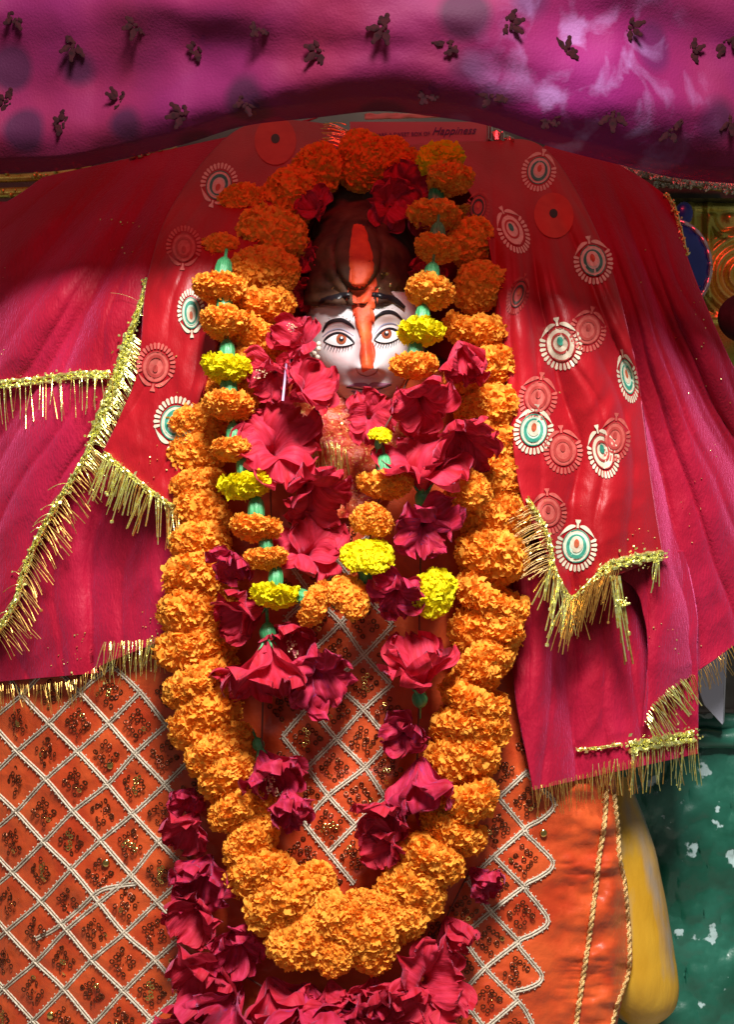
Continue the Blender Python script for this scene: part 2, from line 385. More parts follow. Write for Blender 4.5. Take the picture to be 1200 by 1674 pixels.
# green painted stone block with a ledge
root = empty('stone_block', (at(1150, 1700, -.05)))
def keep(o): o.matrix_parent_inverse = Matrix.Translation(-o.parent.location); return o
mb = MB()
def hb(x, y): return -.055 + .010 * fbm(x * .006, y * .005, 71, 4) + .004 * fbm(x * .03, y * .02, 74, 4)
mb.grid(lambda u, v: at(880 + 440 * v, 1196 + 560 * u, hb(880 + 440 * v, 1196 + 560 * u)), 130, 110)
keep(mb.build('painted_face', M['green'], root, True, .02))
for (yy, rr, hh) in ((1180, 15, -.05), (1206, 17, -.042)):
    mb = MB()
    mb.tube([at(880 + 16 * k, yy + 3 * fbm(k * .3, yy), hh + .004 * fbm(k * .25, yy, 3)) for k in range(28)], lambda t, rr=rr: rr * S * (1 + .22 * fbm(t * 14, rr, 1)), 12)
    keep(mb.build('moulding', M['green'], root))
mb = MB(); mb.box(tuple(at(880, 1170, -.09)), (at(1320, 1100, -.09).x, .28, at(1320, 1164, -.09).z))
keep(mb.build('top_slab', M['ledge'], root, False))
mb = MB(); mb.grid(lambda u, v: at(1040 + 280 * v, 1040 + 132 * u, -.13 + .006 * fbm(v * 5, u * 4, 2)), 14, 20)
keep(mb.build('plaster_back', M['ledge'], root, True, .01))
tag(root, 'chipped dark green painted stone block below the right scarf', 'stone block')

# white card
mb = MB(); hc = lambda x, y: -.02 + .00025 * (x - 1140)
pts = [(1134, 1010, .010), (1187, 1010, -.005), (1181, 1184, -.010), (1152, 1152, .004), (1140, 1120, .012)]
mb.poly([at(x, y, h) for x, y, h in pts])
tag(mb.build('white_card', M['paper'], smooth=False, thick=.0012), 'folded pale card hanging beside the right scarf hem', 'card')
mb = MB(); mb.poly([at(1187.5, 1010, -.006), at(1191, 1010, -.02), at(1184, 1180, -.02), at(1181.5, 1184, -.011)])
o = mb.build('card_edge', M['paper'], col.objects['white_card'], False, .001)

# ------------------------------------------------------------------ statue
st = empty('idol_statue', at(590, 1690, 0))
def nose_c(y): return 595 + (y - 545) * .10
def face_w(y): return 100 - 26 * sstep(570, 690, y)
def h_face(x, y):
    e = 1 - ((x - 597) / face_w(y)) ** 2 - ((y - 545) / 155) ** 2
    h = .120 + .135 * max(0, e) ** .38
    xc = nose_c(y)
    k = sstep(515, 602, y) * (1 - sstep(603, 618, y))
    h += .030 * k * gauss(x - xc, 0, 8 + 5 * sstep(560, 605, y), 1)
    h += .009 * (gauss(x - 585, y - 603, 6, 7) + gauss(x - 617, y - 602, 6, 7))
    h -= .008 * (gauss(x - 556, y - 549, 22, 13) + gauss(x - 634, y - 540, 22, 13))
    h += .006 * (gauss(x - 557, y - 556, 15, 8) + gauss(x - 633, y - 547, 15, 8))
    h += .003 * (gauss(x - 554, y - 524, 26, 7) + gauss(x - 636, y - 513, 26, 7))
    h += .007 * gauss(x - 602, y - 632, 24, 5) + .007 * gauss(x - 604, y - 644, 18, 5) - .004 * gauss(x - 603, y - 637.5, 26, 2)
    h += .004 * (gauss(x - 545, y - 595, 24, 24) + gauss(x - 655, y - 588, 24, 24))
    return h
mb = MB()
def face_fn(u, v):
    a = 2 * math.pi * v; r = math.sin(u * math.pi / 2) * .995
    y = 545 + 155 * r * math.sin(a); x = 597 + face_w(y) * r * math.cos(a)
    return at(x, y, h_face(x, y))
mb.grid(face_fn, 90, 150, 0, True)
mb.grid(lambda u, v: at(597 + 104 * math.sin(math.pi / 2 * (1 - u * .9)) * math.cos(2 * math.pi * v), 545 + 155 * math.sin(math.pi / 2 * (1 - u * .9)) * math.sin(2 * math.pi * v), .12 - .10 * math.sin(math.pi / 2 * u)), 12, 60, 0, True)
head = keep(mb.build('head', M['face'], st))
def strip_on(hf, pts, widths, off, n=24, across=3):
    """painted stroke lying on a surface; slightly raised like thick paint"""
    P = spline([(*p, w) for p, w in zip(pts, widths)], n); e = MB()
    def fn(u, v):
        i = round(u * (n - 1)); x, y, w = P[i]
        a = P[max(i - 1, 0)]; b = P[min(i + 1, n - 1)]; dx, dy = b[0] - a[0], b[1] - a[1]; L = math.hypot(dx, dy) or 1
        s = (v - .5) * max(w, .1); xx = x - dy / L * s; yy = y + dx / L * s
        return at(xx, yy, hf(xx, yy) + off * (1 if 0 < v < 1 else .35))
    e.grid(fn, n, across); return e
def lens_on(hf, x0, y0, x1, y1, top, bot, off, mi=0, n=16, m=8, e=None):
    e = e or MB()
    def fn(u, v):
        x = x0 + (x1 - x0) * u; yb = y0 + (y1 - y0) * u; k = math.sin(math.pi * u) ** .8
        y = yb - top * k + (top + bot) * k * v
        return at(x, y, hf(x, y) + off)
    e.grid(fn, n, m); return e
def disc_on(hf, cx, cy, rx, ry, off, e=None, mi=0, n=18):
    e = e or MB()
    e.grid(lambda u, v: at(cx + rx * u * math.cos(2 * math.pi * v), cy + ry * u * math.sin(2 * math.pi * v), hf(cx + rx * u * math.cos(2 * math.pi * v), cy + ry * u * math.sin(2 * math.pi * v)) + off), 4, n, mi, True)
    return e
def headpart(name, e, mat, parent=head):
    o = e.build(name, mat, parent); o.parent = parent
    return o
for (ex, ey, x0, y0, x1, y1, up, dn, crease, brow, bw) in (
        (558, 554, 529, 558, 579, 561, 15, 7, [(527, 551), (540, 541), (558, 538), (578, 549)], [(527, 543), (537, 528), (556, 523), (570, 529), (580, 537)], [3, 6, 7, 6, 2]),
        (632, 545, 612, 556, 657, 549, 15, 8, [(613, 546), (624, 533), (640, 529), (656, 535)], [(607, 531), (616, 518), (630, 510.5), (645, 512), (658, 523)], [2, 5, 7, 6, 3])):
    ew = headpart('eye', lens_on(h_face, x0, y0, x1, y1, up, dn, .0006), M['eyewhite'])
    headpart('iris', disc_on(h_face, ex, ey, 8.6, 8.6, .0011), M['iris'])
    headpart('pupil', disc_on(h_face, ex, ey, 4, 4, .0015), M['black'])
    headpart('eye_glint', disc_on(h_face, ex + .5, ey - 2, 1.9, 1.9, .0019), M['eyewhite'])
    N_ = 9
    upper = [(x0 + (x1 - x0) * k / N_, y0 + (y1 - y0) * k / N_ - up * math.sin(math.pi * k / N_) ** .8) for k in range(N_ + 1)]
    lower = [(x0 + (x1 - x0) * k / N_, y0 + (y1 - y0) * k / N_ + dn * math.sin(math.pi * k / N_) ** .8) for k in range(N_ + 1)]
    headpart('lash_line', strip_on(h_face, upper, [2.5] + [4.5] * (N_ - 1) + [3], .0019, 30), M['black'])
    e = strip_on(h_face, lower, [1.5] + [2] * (N_ - 1) + [1.5], .0016, 30)
    for k in range(10):
        f = .12 + .8 * k / 9; bx, by = spline(lower, 50)[int(f * 49)]
        q = strip_on(h_face, [(bx, by), (bx - 1.5 + 3 * (f - .5), by + 5), (bx - 3 + 5 * (f - .5), by + 10 - 3 * abs(f - .4))], [1.5, 1.2, .5], .0013, 6)
        b0 = len(e.v); e.v += q.v; e.f += [tuple(i + b0 for i in fc) for fc in q.f]; e.m += q.m
    headpart('lower_lashes', e, M['black'])
    headpart('eyelid_crease', strip_on(h_face, crease, [1.2, 3, 3, 1.2], .0009), M['lid'])
    headpart('eyebrow', strip_on(h_face, brow, bw, .0013), M['black'])
    e = MB()
    for k in range(7):
        x, y = spline(brow, 20)[3 + 2 * k]; disc_on(h_face, x, y - 8, 1.3, 1.3, .0012, e, 0, 8)
    headpart('brow_dots', e, M['eyewhite'])
headpart('upper_lip', strip_on(h_face, [(567, 632), (582, 629), (596, 630), (603, 632), (611, 628.5), (626, 629), (640, 627)], [1, 6, 8, 6, 8, 6, 1], .0009), M['lip'])
headpart('mouth_line', strip_on(h_face, [(566, 633), (584, 636), (604, 638), (624, 635), (640, 629)], [3, 2.2, 2, 2, 1], .0016), M['black'])
headpart('lower_lip', strip_on(h_face, [(574, 640), (590, 644), (606, 645), (622, 641)], [1, 7, 8, 1], .0010), M['lip'])
headpart('nose_outline_shade', strip_on(h_face, [(582, 601), (586, 610), (600, 615), (614, 610), (619, 601)], [1, 2.2, 2.5, 2.2, 1], .0008), M['iris'])  # brown stroke paints the shade under the nose along with its outline
# crown
def h_crown(x, y):
    e = 1 - ((x - 588) / (98 if y > 430 else 98)) ** 2 - ((y - 500) / 205) ** 2
    h = .125 + .125 * math.sqrt(max(0, e)) - .05 * sstep(440, 300, y)
    d = ((x - 585) / 34) ** 2 + ((y - 415) / 56) ** 2
    a = math.atan2(x - 588, 520 - y)
    side = sstep(1.2, 1.7, d)
    h += side * (.007 * abs(math.sin(a * 5.2 + .4)) + .004 * math.sin(math.hypot(x - 588, y - 520) * .16) + .003 * fbm(x * .05, y * .05, 6))
    return h + .012 * sstep(1.15, .75, d) + .004 * math.sin(y * .22) * sstep(455, 475, y)
mb = MB()
mb.grid(lambda u, v: at(588 + 98 * .99 * math.sin(u * math.pi / 2) * math.cos(math.pi * v), 498 - 203 * .99 * math.sin(u * math.pi / 2) * math.sin(math.pi * v), h_crown(588 + 98 * .99 * math.sin(u * math.pi / 2) * math.cos(math.pi * v), 498 - 203 * .99 * math.sin(u * math.pi / 2) * math.sin(math.pi * v))), 50, 70)
crown = keep(mb.build('crown', M['crown'], st, True, .004))
def crownpart(name, e, mat): return headpart(name, e, mat, crown)
crownpart('plaque_outline', strip_on(h_crown, [(560, 465), (549, 440), (547, 405), (560, 375), (580, 361), (598, 370), (612, 400), (617, 430), (612, 465)], [5, 6, 6, 5, 4, 4, 4, 4, 4], .002, 40), M['black'])
for pts, w in (([(498, 432), (512, 425), (527, 420)], 4), ([(506, 466), (520, 458), (538, 453)], 4), ([(612, 402), (628, 408), (645, 412)], 5), ([(536, 478), (543, 460), (552, 446)], 5), ([(600, 385), (606, 395), (613, 402)], 3)):
    crownpart('painted_line', strip_on(h_crown, pts, [1, w, 1], .0015, 14), M['black'])
for pts, w in (([(552, 470), (556, 460), (562, 452)], 12), ([(622, 448), (636, 446), (652, 438)], 10), ([(640, 462), (638, 468), (640, 474)], 5), ([(614, 470), (630, 474), (648, 482)], 6), ([(604, 382), (610, 400), (615, 425)], 3), ([(540, 480), (546, 468), (552, 458)], 4)):
    crownpart('gold_leaf', strip_on(h_crown, pts, [2, w, 1], .003, 14), M['crowng'])
hh = lambda x, y: max(h_face(x, y), h_crown(x, y) if y < 497 else 0)
headpart('hair_band', strip_on(hh, [(519, 500), (530, 490), (546, 484), (572, 482)], [5, 10, 11, 9], .009), M['black'])
headpart('hair_band', strip_on(hh, [(608, 481), (628, 484), (645, 490), (662, 503)], [9, 10, 10, 5], .009), M['black'])
vp = spline([(586, 364, 20), (588, 395, 38), (591, 430, 44), (594, 465, 46), (594, 500, 38), (596, 530, 27), (598, 555, 19), (600, 585, 23), (601, 605, 19)], 34)
e = strip_on(hh, [(x + 2.2 * fbm(y * .09, 3), y) for x, y, w in vp], [w * (1 + .16 * fbm(y * .11, 8)) for x, y, w in vp], .0045, 90, 9)
for (x0, y0, x1, y1, w) in ((574, 440, 566, 492, 5), (612, 450, 617, 496, 6), (582, 490, 577, 516, 5), (607, 505, 611, 530, 4), (584, 380, 574, 418, 6), (608, 560, 612, 590, 4)):
    q = strip_on(hh, [(x0, y0), ((x0 + x1) / 2 + 1.5, (y0 + y1) / 2), (x1, y1)], [w, w * 1.2, 1], .0036, 14, 5)
    b0 = len(e.v); e.v += q.v; e.f += [tuple(i + b0 for i in fc) for fc in q.f]; e.m += q.m
headpart('vermilion_mark', e, M['tilak'])
e = MB()
for k, (x, y) in enumerate(((506, 582), (514, 578), (521, 570), (521, 562), (519, 584), (508, 574))): e.ball(at(x, y, .235), .0026, 6, 8)
headpart('earring', e, M['pearl'])
# body under the clothes
mb = MB()
mb.grid(lambda u, v: at(585 + (60 + 290 * sstep(0, .25, u)) * math.cos(2 * math.pi * v), 640 + 1050 * u, .05 + (.02 + .06 * sstep(0, .3, u)) * math.sin(2 * math.pi * v)), 20, 32, 0, True)
keep(mb.build('body', M['mustard'], st))
# leg seen right of the dress
mb = MB(); LG = spline([(1000, 1270, 24), (1008, 1320, 40), (1022, 1400, 53), (1032, 1490, 60), (1040, 1560, 64), (1047, 1615, 64), (1052, 1650, 52), (1052, 1672, 28), (1052, 1680, 4)], 40)
def leg_fn(u, v):
    x, y, r = LG[round(u * 39)]; a = 2 * math.pi * v; rr = r * (1 + .03 * fbm(x * .02 + math.cos(a), y * .02, math.sin(a)))
    return at(x + rr * math.cos(a), y, .045 + rr * 1.0 * S * math.sin(a))
mb.grid(leg_fn, 40, 28, 0, True)
keep(mb.build('leg', M['mustard'], st))
tag(st, 'painted idol with white face, brown crown and orange forehead mark', 'statue')

# ------------------------------------------------------------------ tinsel helpers
def fringe(name, parent, path, hf, direction, length, step, seed, mat=None, off=.004, jit=.22, width=1.5, drop=.35):
    rnd = random.Random(seed); e = MB(); P = resample(path, step * .55)
    for (x, y) in P:
        x += rnd.gauss(0, 1.5); y += rnd.gauss(0, 1)
        if rnd.random() < .12: continue
        dx, dy = direction; a = rnd.gauss(0, jit * .5); ca, sa = math.cos(a), math.sin(a)
        dx, dy = dx * ca - dy * sa, dx * sa + dy * ca
        L = length * (.5 + .7 * rnd.random()); w = width * (.7 + .8 * rnd.random()); cu = rnd.gauss(0, 4)
        pts = []
        h0 = hf(x, y) + off
        for k in range(5):
            f = k / 4; px = x + dx * L * f + cu * f * f; py = y + dy * L * f + 15 * f * f
            hs = hf(px, py)
            pts.append(at(px, py, max(hs + off + .002 * rnd.random(), h0 - drop * L * S * f * .4) + .003 * math.sin(f * 3)))
        e.tube(pts, w * S * .34, 4, rnd.choice((0, 0, 0, 1)))
        if rnd.random() < .07: e.ball(pts[-1], w * S * 1.2, 4, 5, 0)
    o = e.build(name, [mat or M['gold'], M['bronze']], parent, False); o['kind'] = 'stuff'; return o
def lace(name, parent, path, hf, width, seed, off=.004, dens=1.0, flakes=True):
    rnd = random.Random(seed); e = MB(); P = resample(path, 4); n = len(P)
    for side in (-1, 1):
        q = []
        for i, (x, y) in enumerate(P):
            a = P[max(i - 1, 0)]; b = P[min(i + 1, n - 1)]; dx, dy = b[0] - a[0], b[1] - a[1]; L = math.hypot(dx, dy) or 1
            s = side * width * .28 * (1 + .25 * math.sin(i * 1.3)); q.append(at(x - dy / L * s, y + dx / L * s, hf(x, y) + off + .0012 * math.sin(i * 1.9 + side)))
        e.tube(q, width * S * .22, 5)
    for i, (x, y) in enumerate(P):
        for k in range(int(3 * dens)):
            px = x + rnd.gauss(0, width * .36); py = y + rnd.gauss(0, width * .36); p = at(px, py, hf(px, py) + off + .001 + .003 * rnd.random())
            if rnd.random() < .5: e.ball(p, (1 + 1.3 * rnd.random()) * S, 4, 5)
            else:
                a = Vector((rnd.gauss(0, 1), rnd.gauss(0, 1), rnd.gauss(0, 1))).normalized(); b = a.orthogonal().normalized(); a, b = b, a.cross(b)
                s = (2 + 2.5 * rnd.random()) * S; e.poly([p + a * s, p + b * s * .6, p - a * s, p - b * s * .6], 0)
    o = e.build(name, [M['gold']], parent, False); o['kind'] = 'stuff'; return o
def glitter(name, parent, area, hf, n, seed, off=.002, mat=None):
    """scattered tinsel flecks caught in the cloth"""
    rnd = random.Random(seed); e = MB()
    for q in range(int(n * .7)):
        x0, y0, sx, sy = rnd.choice(area); x = x0 + rnd.gauss(0, sx); y = y0 + rnd.gauss(0, sy)
        p = at(x, y, hf(x, y) + off); a = Vector((rnd.gauss(0, 1), -1 + rnd.gauss(0, .4), rnd.gauss(0, 1) + .4)).normalized(); b = a.orthogonal().normalized(); c = a.cross(b)
        s = (.7 + 1.1 * rnd.random()) * S; e.poly([p + b * s, p + c * s, p - b * s, p - c * s], 0)
    o = e.build(name, [mat or M['gold']], parent, False); o['kind'] = 'stuff'; return o

# ------------------------------------------------------------------ dress
dr = empty('lattice_dress', (0, 0, 0))
sheet('dress_cloth', [(-90, 600, 900, 600), (-90, 900, 950, 900), (-90, 1200, 1000, 1200), (-90, 1300, 1008, 1300), (-90, 1400, 1016, 1400), (-90, 1450, 1026, 1450), (-90, 1560, 1034, 1560), (-90, 1595, 1030, 1595), (-90, 1640, 1016, 1640), (-90, 1720, 1000, 1720)], h_dress, 190, 190, M['dress'], dr)
def inside(poly, x, y):
    c = False; j = len(poly) - 1
    for i in range(len(poly)):
        xi, yi = poly[i]; xj, yj = poly[j]
        if (yi > y) != (yj > y) and x < (xj - xi) * (y - yi) / (yj - yi) + xi: c = not c
        j = i
    return c
def braid(pts, e=None):
    """silver lattice braid: two cords with picot loops"""
    e = e or MB(); P = resample(pts, 3.0); n = len(P)
    lines = ([], [])
    for i, (x, y) in enumerate(P):
        a = P[max(i - 1, 0)]; b = P[min(i + 1, n - 1)]; dx, dy = b[0] - a[0], b[1] - a[1]; L = math.hypot(dx, dy) or 1
        nx, ny = -dy / L, dx / L
        for s, l in zip((-1, 1), lines):
            l.append(at(x + nx * s * 2.1, y + ny * s * 2.1, h_dress(x, y) + .0018 + .0003 * math.sin(i * 2.2 + s)))
        if i % 3 == 0:
            for s in (-1, 1):
                k = s * (4.9 + 1.1 * math.sin(i * 7.7)); e.ball(at(x + nx * k, y + ny * k, h_dress(x, y) + .0012), 1.5 * S, 3, 5)
    for l in lines: e.tube(l, 1.6 * S, 5)
    return e
sequin_meshes = []
for sd in range(7):
    rnd = random.Random(100 + sd); e = MB()
    spots = []
    for k in range(12):
        a = 2 * math.pi * k / 12; r = 17 / (abs(math.cos(a)) + abs(math.sin(a))) * (1.05 + .15 * rnd.random())
        if rnd.random() < .85: spots.append((r * math.cos(a), r * math.sin(a)))
    for k in range(rnd.choice((1, 3, 4))): spots.append((rnd.gauss(0, 5), rnd.gauss(0, 5)))
    spots += [(-20, 1), (20, -1)] if rnd.random() < .7 else []
    for (sx, sy) in spots:
        n = Vector((rnd.gauss(0, .28), -1, rnd.gauss(0, .28))).normalized(); a = n.orthogonal().normalized(); b = n.cross(a)
        c = Vector((sx * S, -.0015 - .002 * rnd.random(), sy * S)); mi = 1 if rnd.random() < .10 else 0
        ro, ri = 4.3 * S, 2.0 * S; bb = len(e.v); nn = 9
        for k in range(nn):
            t = 2 * math.pi * k / nn; d = a * math.cos(t) + b * math.sin(t)
            e.v += [tuple(c + d * ro), tuple(c + d * (ro + ri) * .5 + n * .0006), tuple(c + d * ri)]
        for k in range(nn):
            q = (k + 1) % nn
            for w in (0, 1): e.f.append((bb + 3 * k + w, bb + 3 * q + w, bb + 3 * q + w + 1, bb + 3 * k + w + 1)); e.m.append(mi)
    # dark bead work between the sequins
    for k in range(7):
        x, z = rnd.gauss(0, 7), rnd.gauss(0, 7); e.ball((x * S, -.001, z * S), 1.1 * S, 3, 5, 0 if rnd.random() < .8 else 1)
    sequin_meshes.append(e.mesh('sequin_cluster', [M['sequin'], M['sequin_g']], True))
def lattice(origin, a, b, zone, seed, irange, jrange, cells=None):
    rnd = random.Random(seed); cache = {}
    def V(i, j):
        if (i, j) not in cache: cache[(i, j)] = (origin[0] + a[0] * i + b[0] * j + rnd.gauss(0, 2.4), origin[1] + a[1] * i + b[1] * j + rnd.gauss(0, 2.4))
        return cache[(i, j)]
    for fam in (0, 1):
        for p in range(*(jrange if fam == 0 else irange)):
            run = []
            for q in range(*(irange if fam == 0 else jrange)):
                v = V(q, p) if fam == 0 else V(p, q)
                if inside(zone, *v): run.append(v)
                else:
                    if len(run) > 1: braid(spline(run, 8 * len(run))).build('silver_braid', M['silver'], dr)
                    run = []
            if len(run) > 1: braid(spline(run, 8 * len(run))).build('silver_braid', M['silver'], dr)
    for i in range(*irange):
        for j in range(*jrange):
            x = sum(V(i + k, j + l)[0] for k in (0, 1) for l in (0, 1)) / 4; y = sum(V(i + k, j + l)[1] for k in (0, 1) for l in (0, 1)) / 4
            if not inside(cells or zone, x, y) or x < -30 or y > 1690: continue
            o = link('sequin_cluster', rnd.choice(sequin_meshes), dr)
            h = h_dress(x, y); o.location = at(x, y, h + .001)
            gx = (h_dress(x + 8, y) - h_dress(x - 8, y)) / (16 * S); gy = (h_dress(x, y + 8) - h_dress(x, y - 8)) / (16 * S)
            o.rotation_euler = (0, 0, 0); o.rotation_mode = 'QUATERNION'
            nrm = Vector((-gx, -1, gy)).normalized()
            q = Vector((0, -1, 0)).rotation_difference(nrm); o.rotation_quaternion = q @ Matrix.Rotation(rnd.choice((0, math.pi / 2, math.pi)) + rnd.gauss(0, .15), 3, 'Y').to_quaternion()
            o.scale = (mpp(h) / S * 1.05,) * 3; o['kind'] = 'stuff'
lattice((183, 1084), (45.5, 49.5), (-51, 48), [(-70, 1060), (150, 1060), (200, 1070), (330, 1170), (318, 1330), (312, 1600), (330, 1740), (-70, 1740)], 3, (-6, 14), (-8, 14))
lattice((592, 1162), (42, 49), (-46, 45), [(450, 830), (640, 830), (652, 1110), (632, 1310), (630, 1340), (600, 1480), (540, 1490), (440, 1300), (430, 1100)], 5, (-9, 9), (-8, 9))
lattice((858, 1357), (43, 51), (-48.5, 42), [(845, 1180), (874, 1240), (876, 1460), (862, 1560), (854, 1640), (850, 1740), (690, 1740), (700, 1540), (780, 1380), (800, 1300)], 8, (-6, 10), (-5, 8),
        [(845, 1180), (880, 1240), (889, 1290), (884, 1480), (870, 1580), (866, 1740), (690, 1740), (700, 1540), (780, 1380), (800, 1300)])
# zigzag border of the right lattice
bz = [(860, 1262), (880, 1284), (903, 1305), (904, 1322), (884, 1340), (858, 1357), (880, 1382), (902, 1405), (901, 1420), (882, 1434), (858, 1449), (878, 1476), (895, 1500), (893, 1513), (872, 1527), (847, 1541), (866, 1568), (885, 1592), (882, 1606), (862, 1616), (839, 1624), (858, 1650), (872, 1676)]
braid(spline(bz, 90)).build('silver_braid', M['silver'], dr)
braid(spline([(58, 1535), (90, 1518), (125, 1490), (160, 1458), (190, 1449), (222, 1445)], 40)).build('silver_braid', M['silver'], dr)
for pts in ([(992, 1290), (988, 1350), (980, 1400), (972, 1470), (961, 1550), (950, 1620), (940, 1690)], [(1004, 1296), (1010, 1350), (1013, 1400), (1022, 1450), (1029, 1540), (1027, 1590), (1010, 1640), (998, 1690)]):
    e = MB(); P = resample(spline(pts, 60), 3)
    for ph in (0, math.pi):
        e.tube([at(x + 2.6 * math.cos(i * .8 + ph), y, h_dress(x, y) + .0035 + .0014 * math.sin(i * .8 + ph)) for i, (x, y) in enumerate(P)], 2.4 * S, 5)
    e.build('gold_cord', M['goldcord'], dr)
for (x, y) in ((889, 1362), (82, 1660), (180, 1251), (173, 1411)):
    e = MB(); e.ball((0, 0, 0), .0042, 6, 8); o = e.build('loose_sequin', M['sequin_g'], dr); o.location = at(x, y, h_dress(x, y) + .003); o.scale = (1, .45, 1)
tag(dr, 'orange dress with silver diamond lattice braid and sequins', 'dress')

# red embroidered neck cloth
nk = sheet('neck_cloth', [(470, 650, 660, 650), (455, 740, 660, 740), (470, 800, 640, 800), (490, 850, 600, 846)], lambda x, y: h_dress(x, y) + .012 + .004 * fbm(x * .03, y * .03, 5), 50, 50, M['neck'])
hn = lambda x, y: h_dress(x, y) + .016
fringe('gold_fringe', nk, [(500, 730), (540, 720), (570, 735)], hn, (.05, 1), 45, 4, 5)
glitter('gold_flecks', nk, [(520, 690, 25, 18), (560, 745, 30, 25), (600, 700, 25, 14), (590, 800, 14, 30)], hn, 150, 4)
tag(nk, 'red neck cloth with gold embroidery below the idol chin', 'neck cloth')

# ------------------------------------------------------------------ scarves
li = sheet('inner_scarf', [(-90, 330, 330, 330), (-90, 600, 345, 600), (-90, 900, 340, 900), (-90, 1000, 330, 985), (-90, 1070, 300, 1030), (-90, 1108, 172, 1085), (-90, 1122, 160, 1100)], h_left_in, 110, 130, M['scarf'])
fringe('gold_fringe', li, [(168, 1050), (215, 1048), (272, 1040)], h_left_in, (-.08, 1), 48, 4, 21, width=1.3)
fringe('hem_fringe', li, [(-40, 1118), (60, 1120), (120, 1112), (165, 1085)], h_left_in, (.1, 1), 30, 5, 22, width=1.0, mat=M['bronze'])
glitter('gold_flecks', li, [(250, 1020, 14, 16), (120, 1080, 35, 14), (130, 1040, 8, 14)], h_left_in, 60, 23)
tag(li, 'plain crimson scarf with fringed hem hanging left of the marigold garland', 'scarf')
lo = sheet('outer_scarf', [(70, 290, 520, 192), (20, 325, 400, 240), (-60, 370, 300, 330), (-90, 460, 244, 452), (-90, 560, 216, 560), (-90, 640, 186, 640), (-90, 740, 140, 740), (-90, 860, 72, 860), (-90, 960, 28, 960), (-90, 1060, -14, 1060)], h_left_out, 110, 150, M['scarf'])
diag = spline([(242, 455), (232, 490), (213, 545), (196, 605), (170, 670), (140, 745), (104, 805), (66, 870), (42, 925), (24, 985), (-10, 1040)], 60)
lace('gold_lace', lo, diag, h_left_out, 10, 31, dens=1.0)
lace('thick_gold_lace', lo, diag[12:28], h_left_out, 19, 32, dens=1.4)
fringe('gold_fringe', lo, diag[12:32], h_left_out, (.85, .5), 40, 3.4, 33, width=2.0, jit=.6)
fringe('bronze_fringe', lo, diag[28:60], h_left_out, (.75, .62), 44, 6, 34, mat=M['bronze'], width=1.6)
fringe('stray_tinsel', lo, diag[34:60], h_left_out, (-.75, .15), 34, 26, 35, width=1.2, jit=1.2)
fringe('stray_tinsel', lo, diag[0:10], h_left_out, (.7, -.7), 50, 16, 36, width=.9, jit=2.4)
hz = spline([(-40, 634), (0, 628), (60, 622), (120, 614), (165, 612), (182, 612)], 40)
hz_h = lambda x, y: h_left_out(x, y) + .002
lace('gold_lace', lo, hz, hz_h, 13, 37, dens=1.4)
fringe('gold_fringe', lo, hz, hz_h, (.03, 1), 52, 10, 38, width=1.3, jit=.2)
glitter('gold_flecks', lo, [(220, 360, 25, 6), (215, 410, 22, 6), (5, 480, 4, 60), (100, 280, 60, 12)], h_left_out, 40, 39)
tag(lo, 'crimson scarf edged with gold lace over the left shoulder', 'scarf')

ri = sheet('inner_scarf', [(840, 900, 1120, 900), (838, 1000, 1140, 1000), (838, 1080, 1141, 1070), (846, 1160, 1142, 1130), (862, 1240, 1142, 1190), (872, 1292, 1142, 1232)], h_right_in, 110, 110, M['scarf'])
hem = [(872, 1275), (940, 1262), (1000, 1240), (1060, 1220), (1140, 1205)]
lace('gold_lace', ri, [(1030, 1222), (1085, 1212), (1140, 1202)], h_right_in, 20, 41, dens=2.6)
lace('thin_gold_lace', ri, [(944, 1226), (985, 1222), (1018, 1216)], h_right_in, 5, 42, dens=.7)
fringe('gold_fringe', ri, [(1030, 1228), (1085, 1220), (1141, 1210)], h_right_in, (.02, 1), 52, 5, 43, width=1.5)
fringe('hem_fringe', ri, [(872, 1286), (940, 1270), (1000, 1252), (1040, 1240)], h_right_in, (.05, 1), 34, 5, 44, mat=M['bronze'], width=1.2)
fringe('bright_fringe', ri, [(960, 1250), (985, 1246), (1010, 1240)], h_right_in, (.0, 1), 46, 9, 45, width=1.8)
tag(ri, 'plain crimson scarf with gold band hem above the yellow leg', 'scarf')
ro = sheet('outer_scarf', [(900, 232, 1000, 262), (850, 280, 1098, 330), (840, 360, 1124, 420), (840, 480, 1155, 500), (840, 600, 1200, 600), (840, 720, 1270, 720), (840, 820, 1280, 820), (930, 900, 1272, 900), (1030, 955, 1262, 960), (1054, 1010, 1240, 1022), (1060, 1060, 1180, 1070), (1058, 1110, 1118, 1114), (1054, 1160, 1068, 1156), (1052, 1188, 1055, 1186)], h_right_out, 130, 170, M['scarf'])
dg = spline([(1205, 1050), (1150, 1092), (1105, 1118), (1070, 1150), (1052, 1185)], 30)
fringe('gold_fringe', ro, dg[12:], h_right_out, (.62, .62), 46, 3.4, 51, width=2.0)
fringe('bronze_fringe', ro, dg[:14], h_right_out, (.45, .7), 26, 5, 52, mat=M['bronze'], width=1.2)
glitter('gold_flecks', ro, [(1145, 500, 10, 30), (1130, 590, 20, 50), (1140, 840, 25, 40), (1160, 700, 20, 60), (1090, 1040, 25, 20), (1000, 480, 30, 60)], h_right_out, 90, 53)
edge = spline([(1000, 262), (1060, 290), (1098, 330), (1112, 372), (1124, 420)], 20)
lace('worn_edge', ro, edge[8:], lambda x, y: h_right_out(x, y) - .002, 7, 54, dens=.8)
tag(ro, 'wide crimson scarf draped over the right shoulder with tinsel edge', 'scarf')

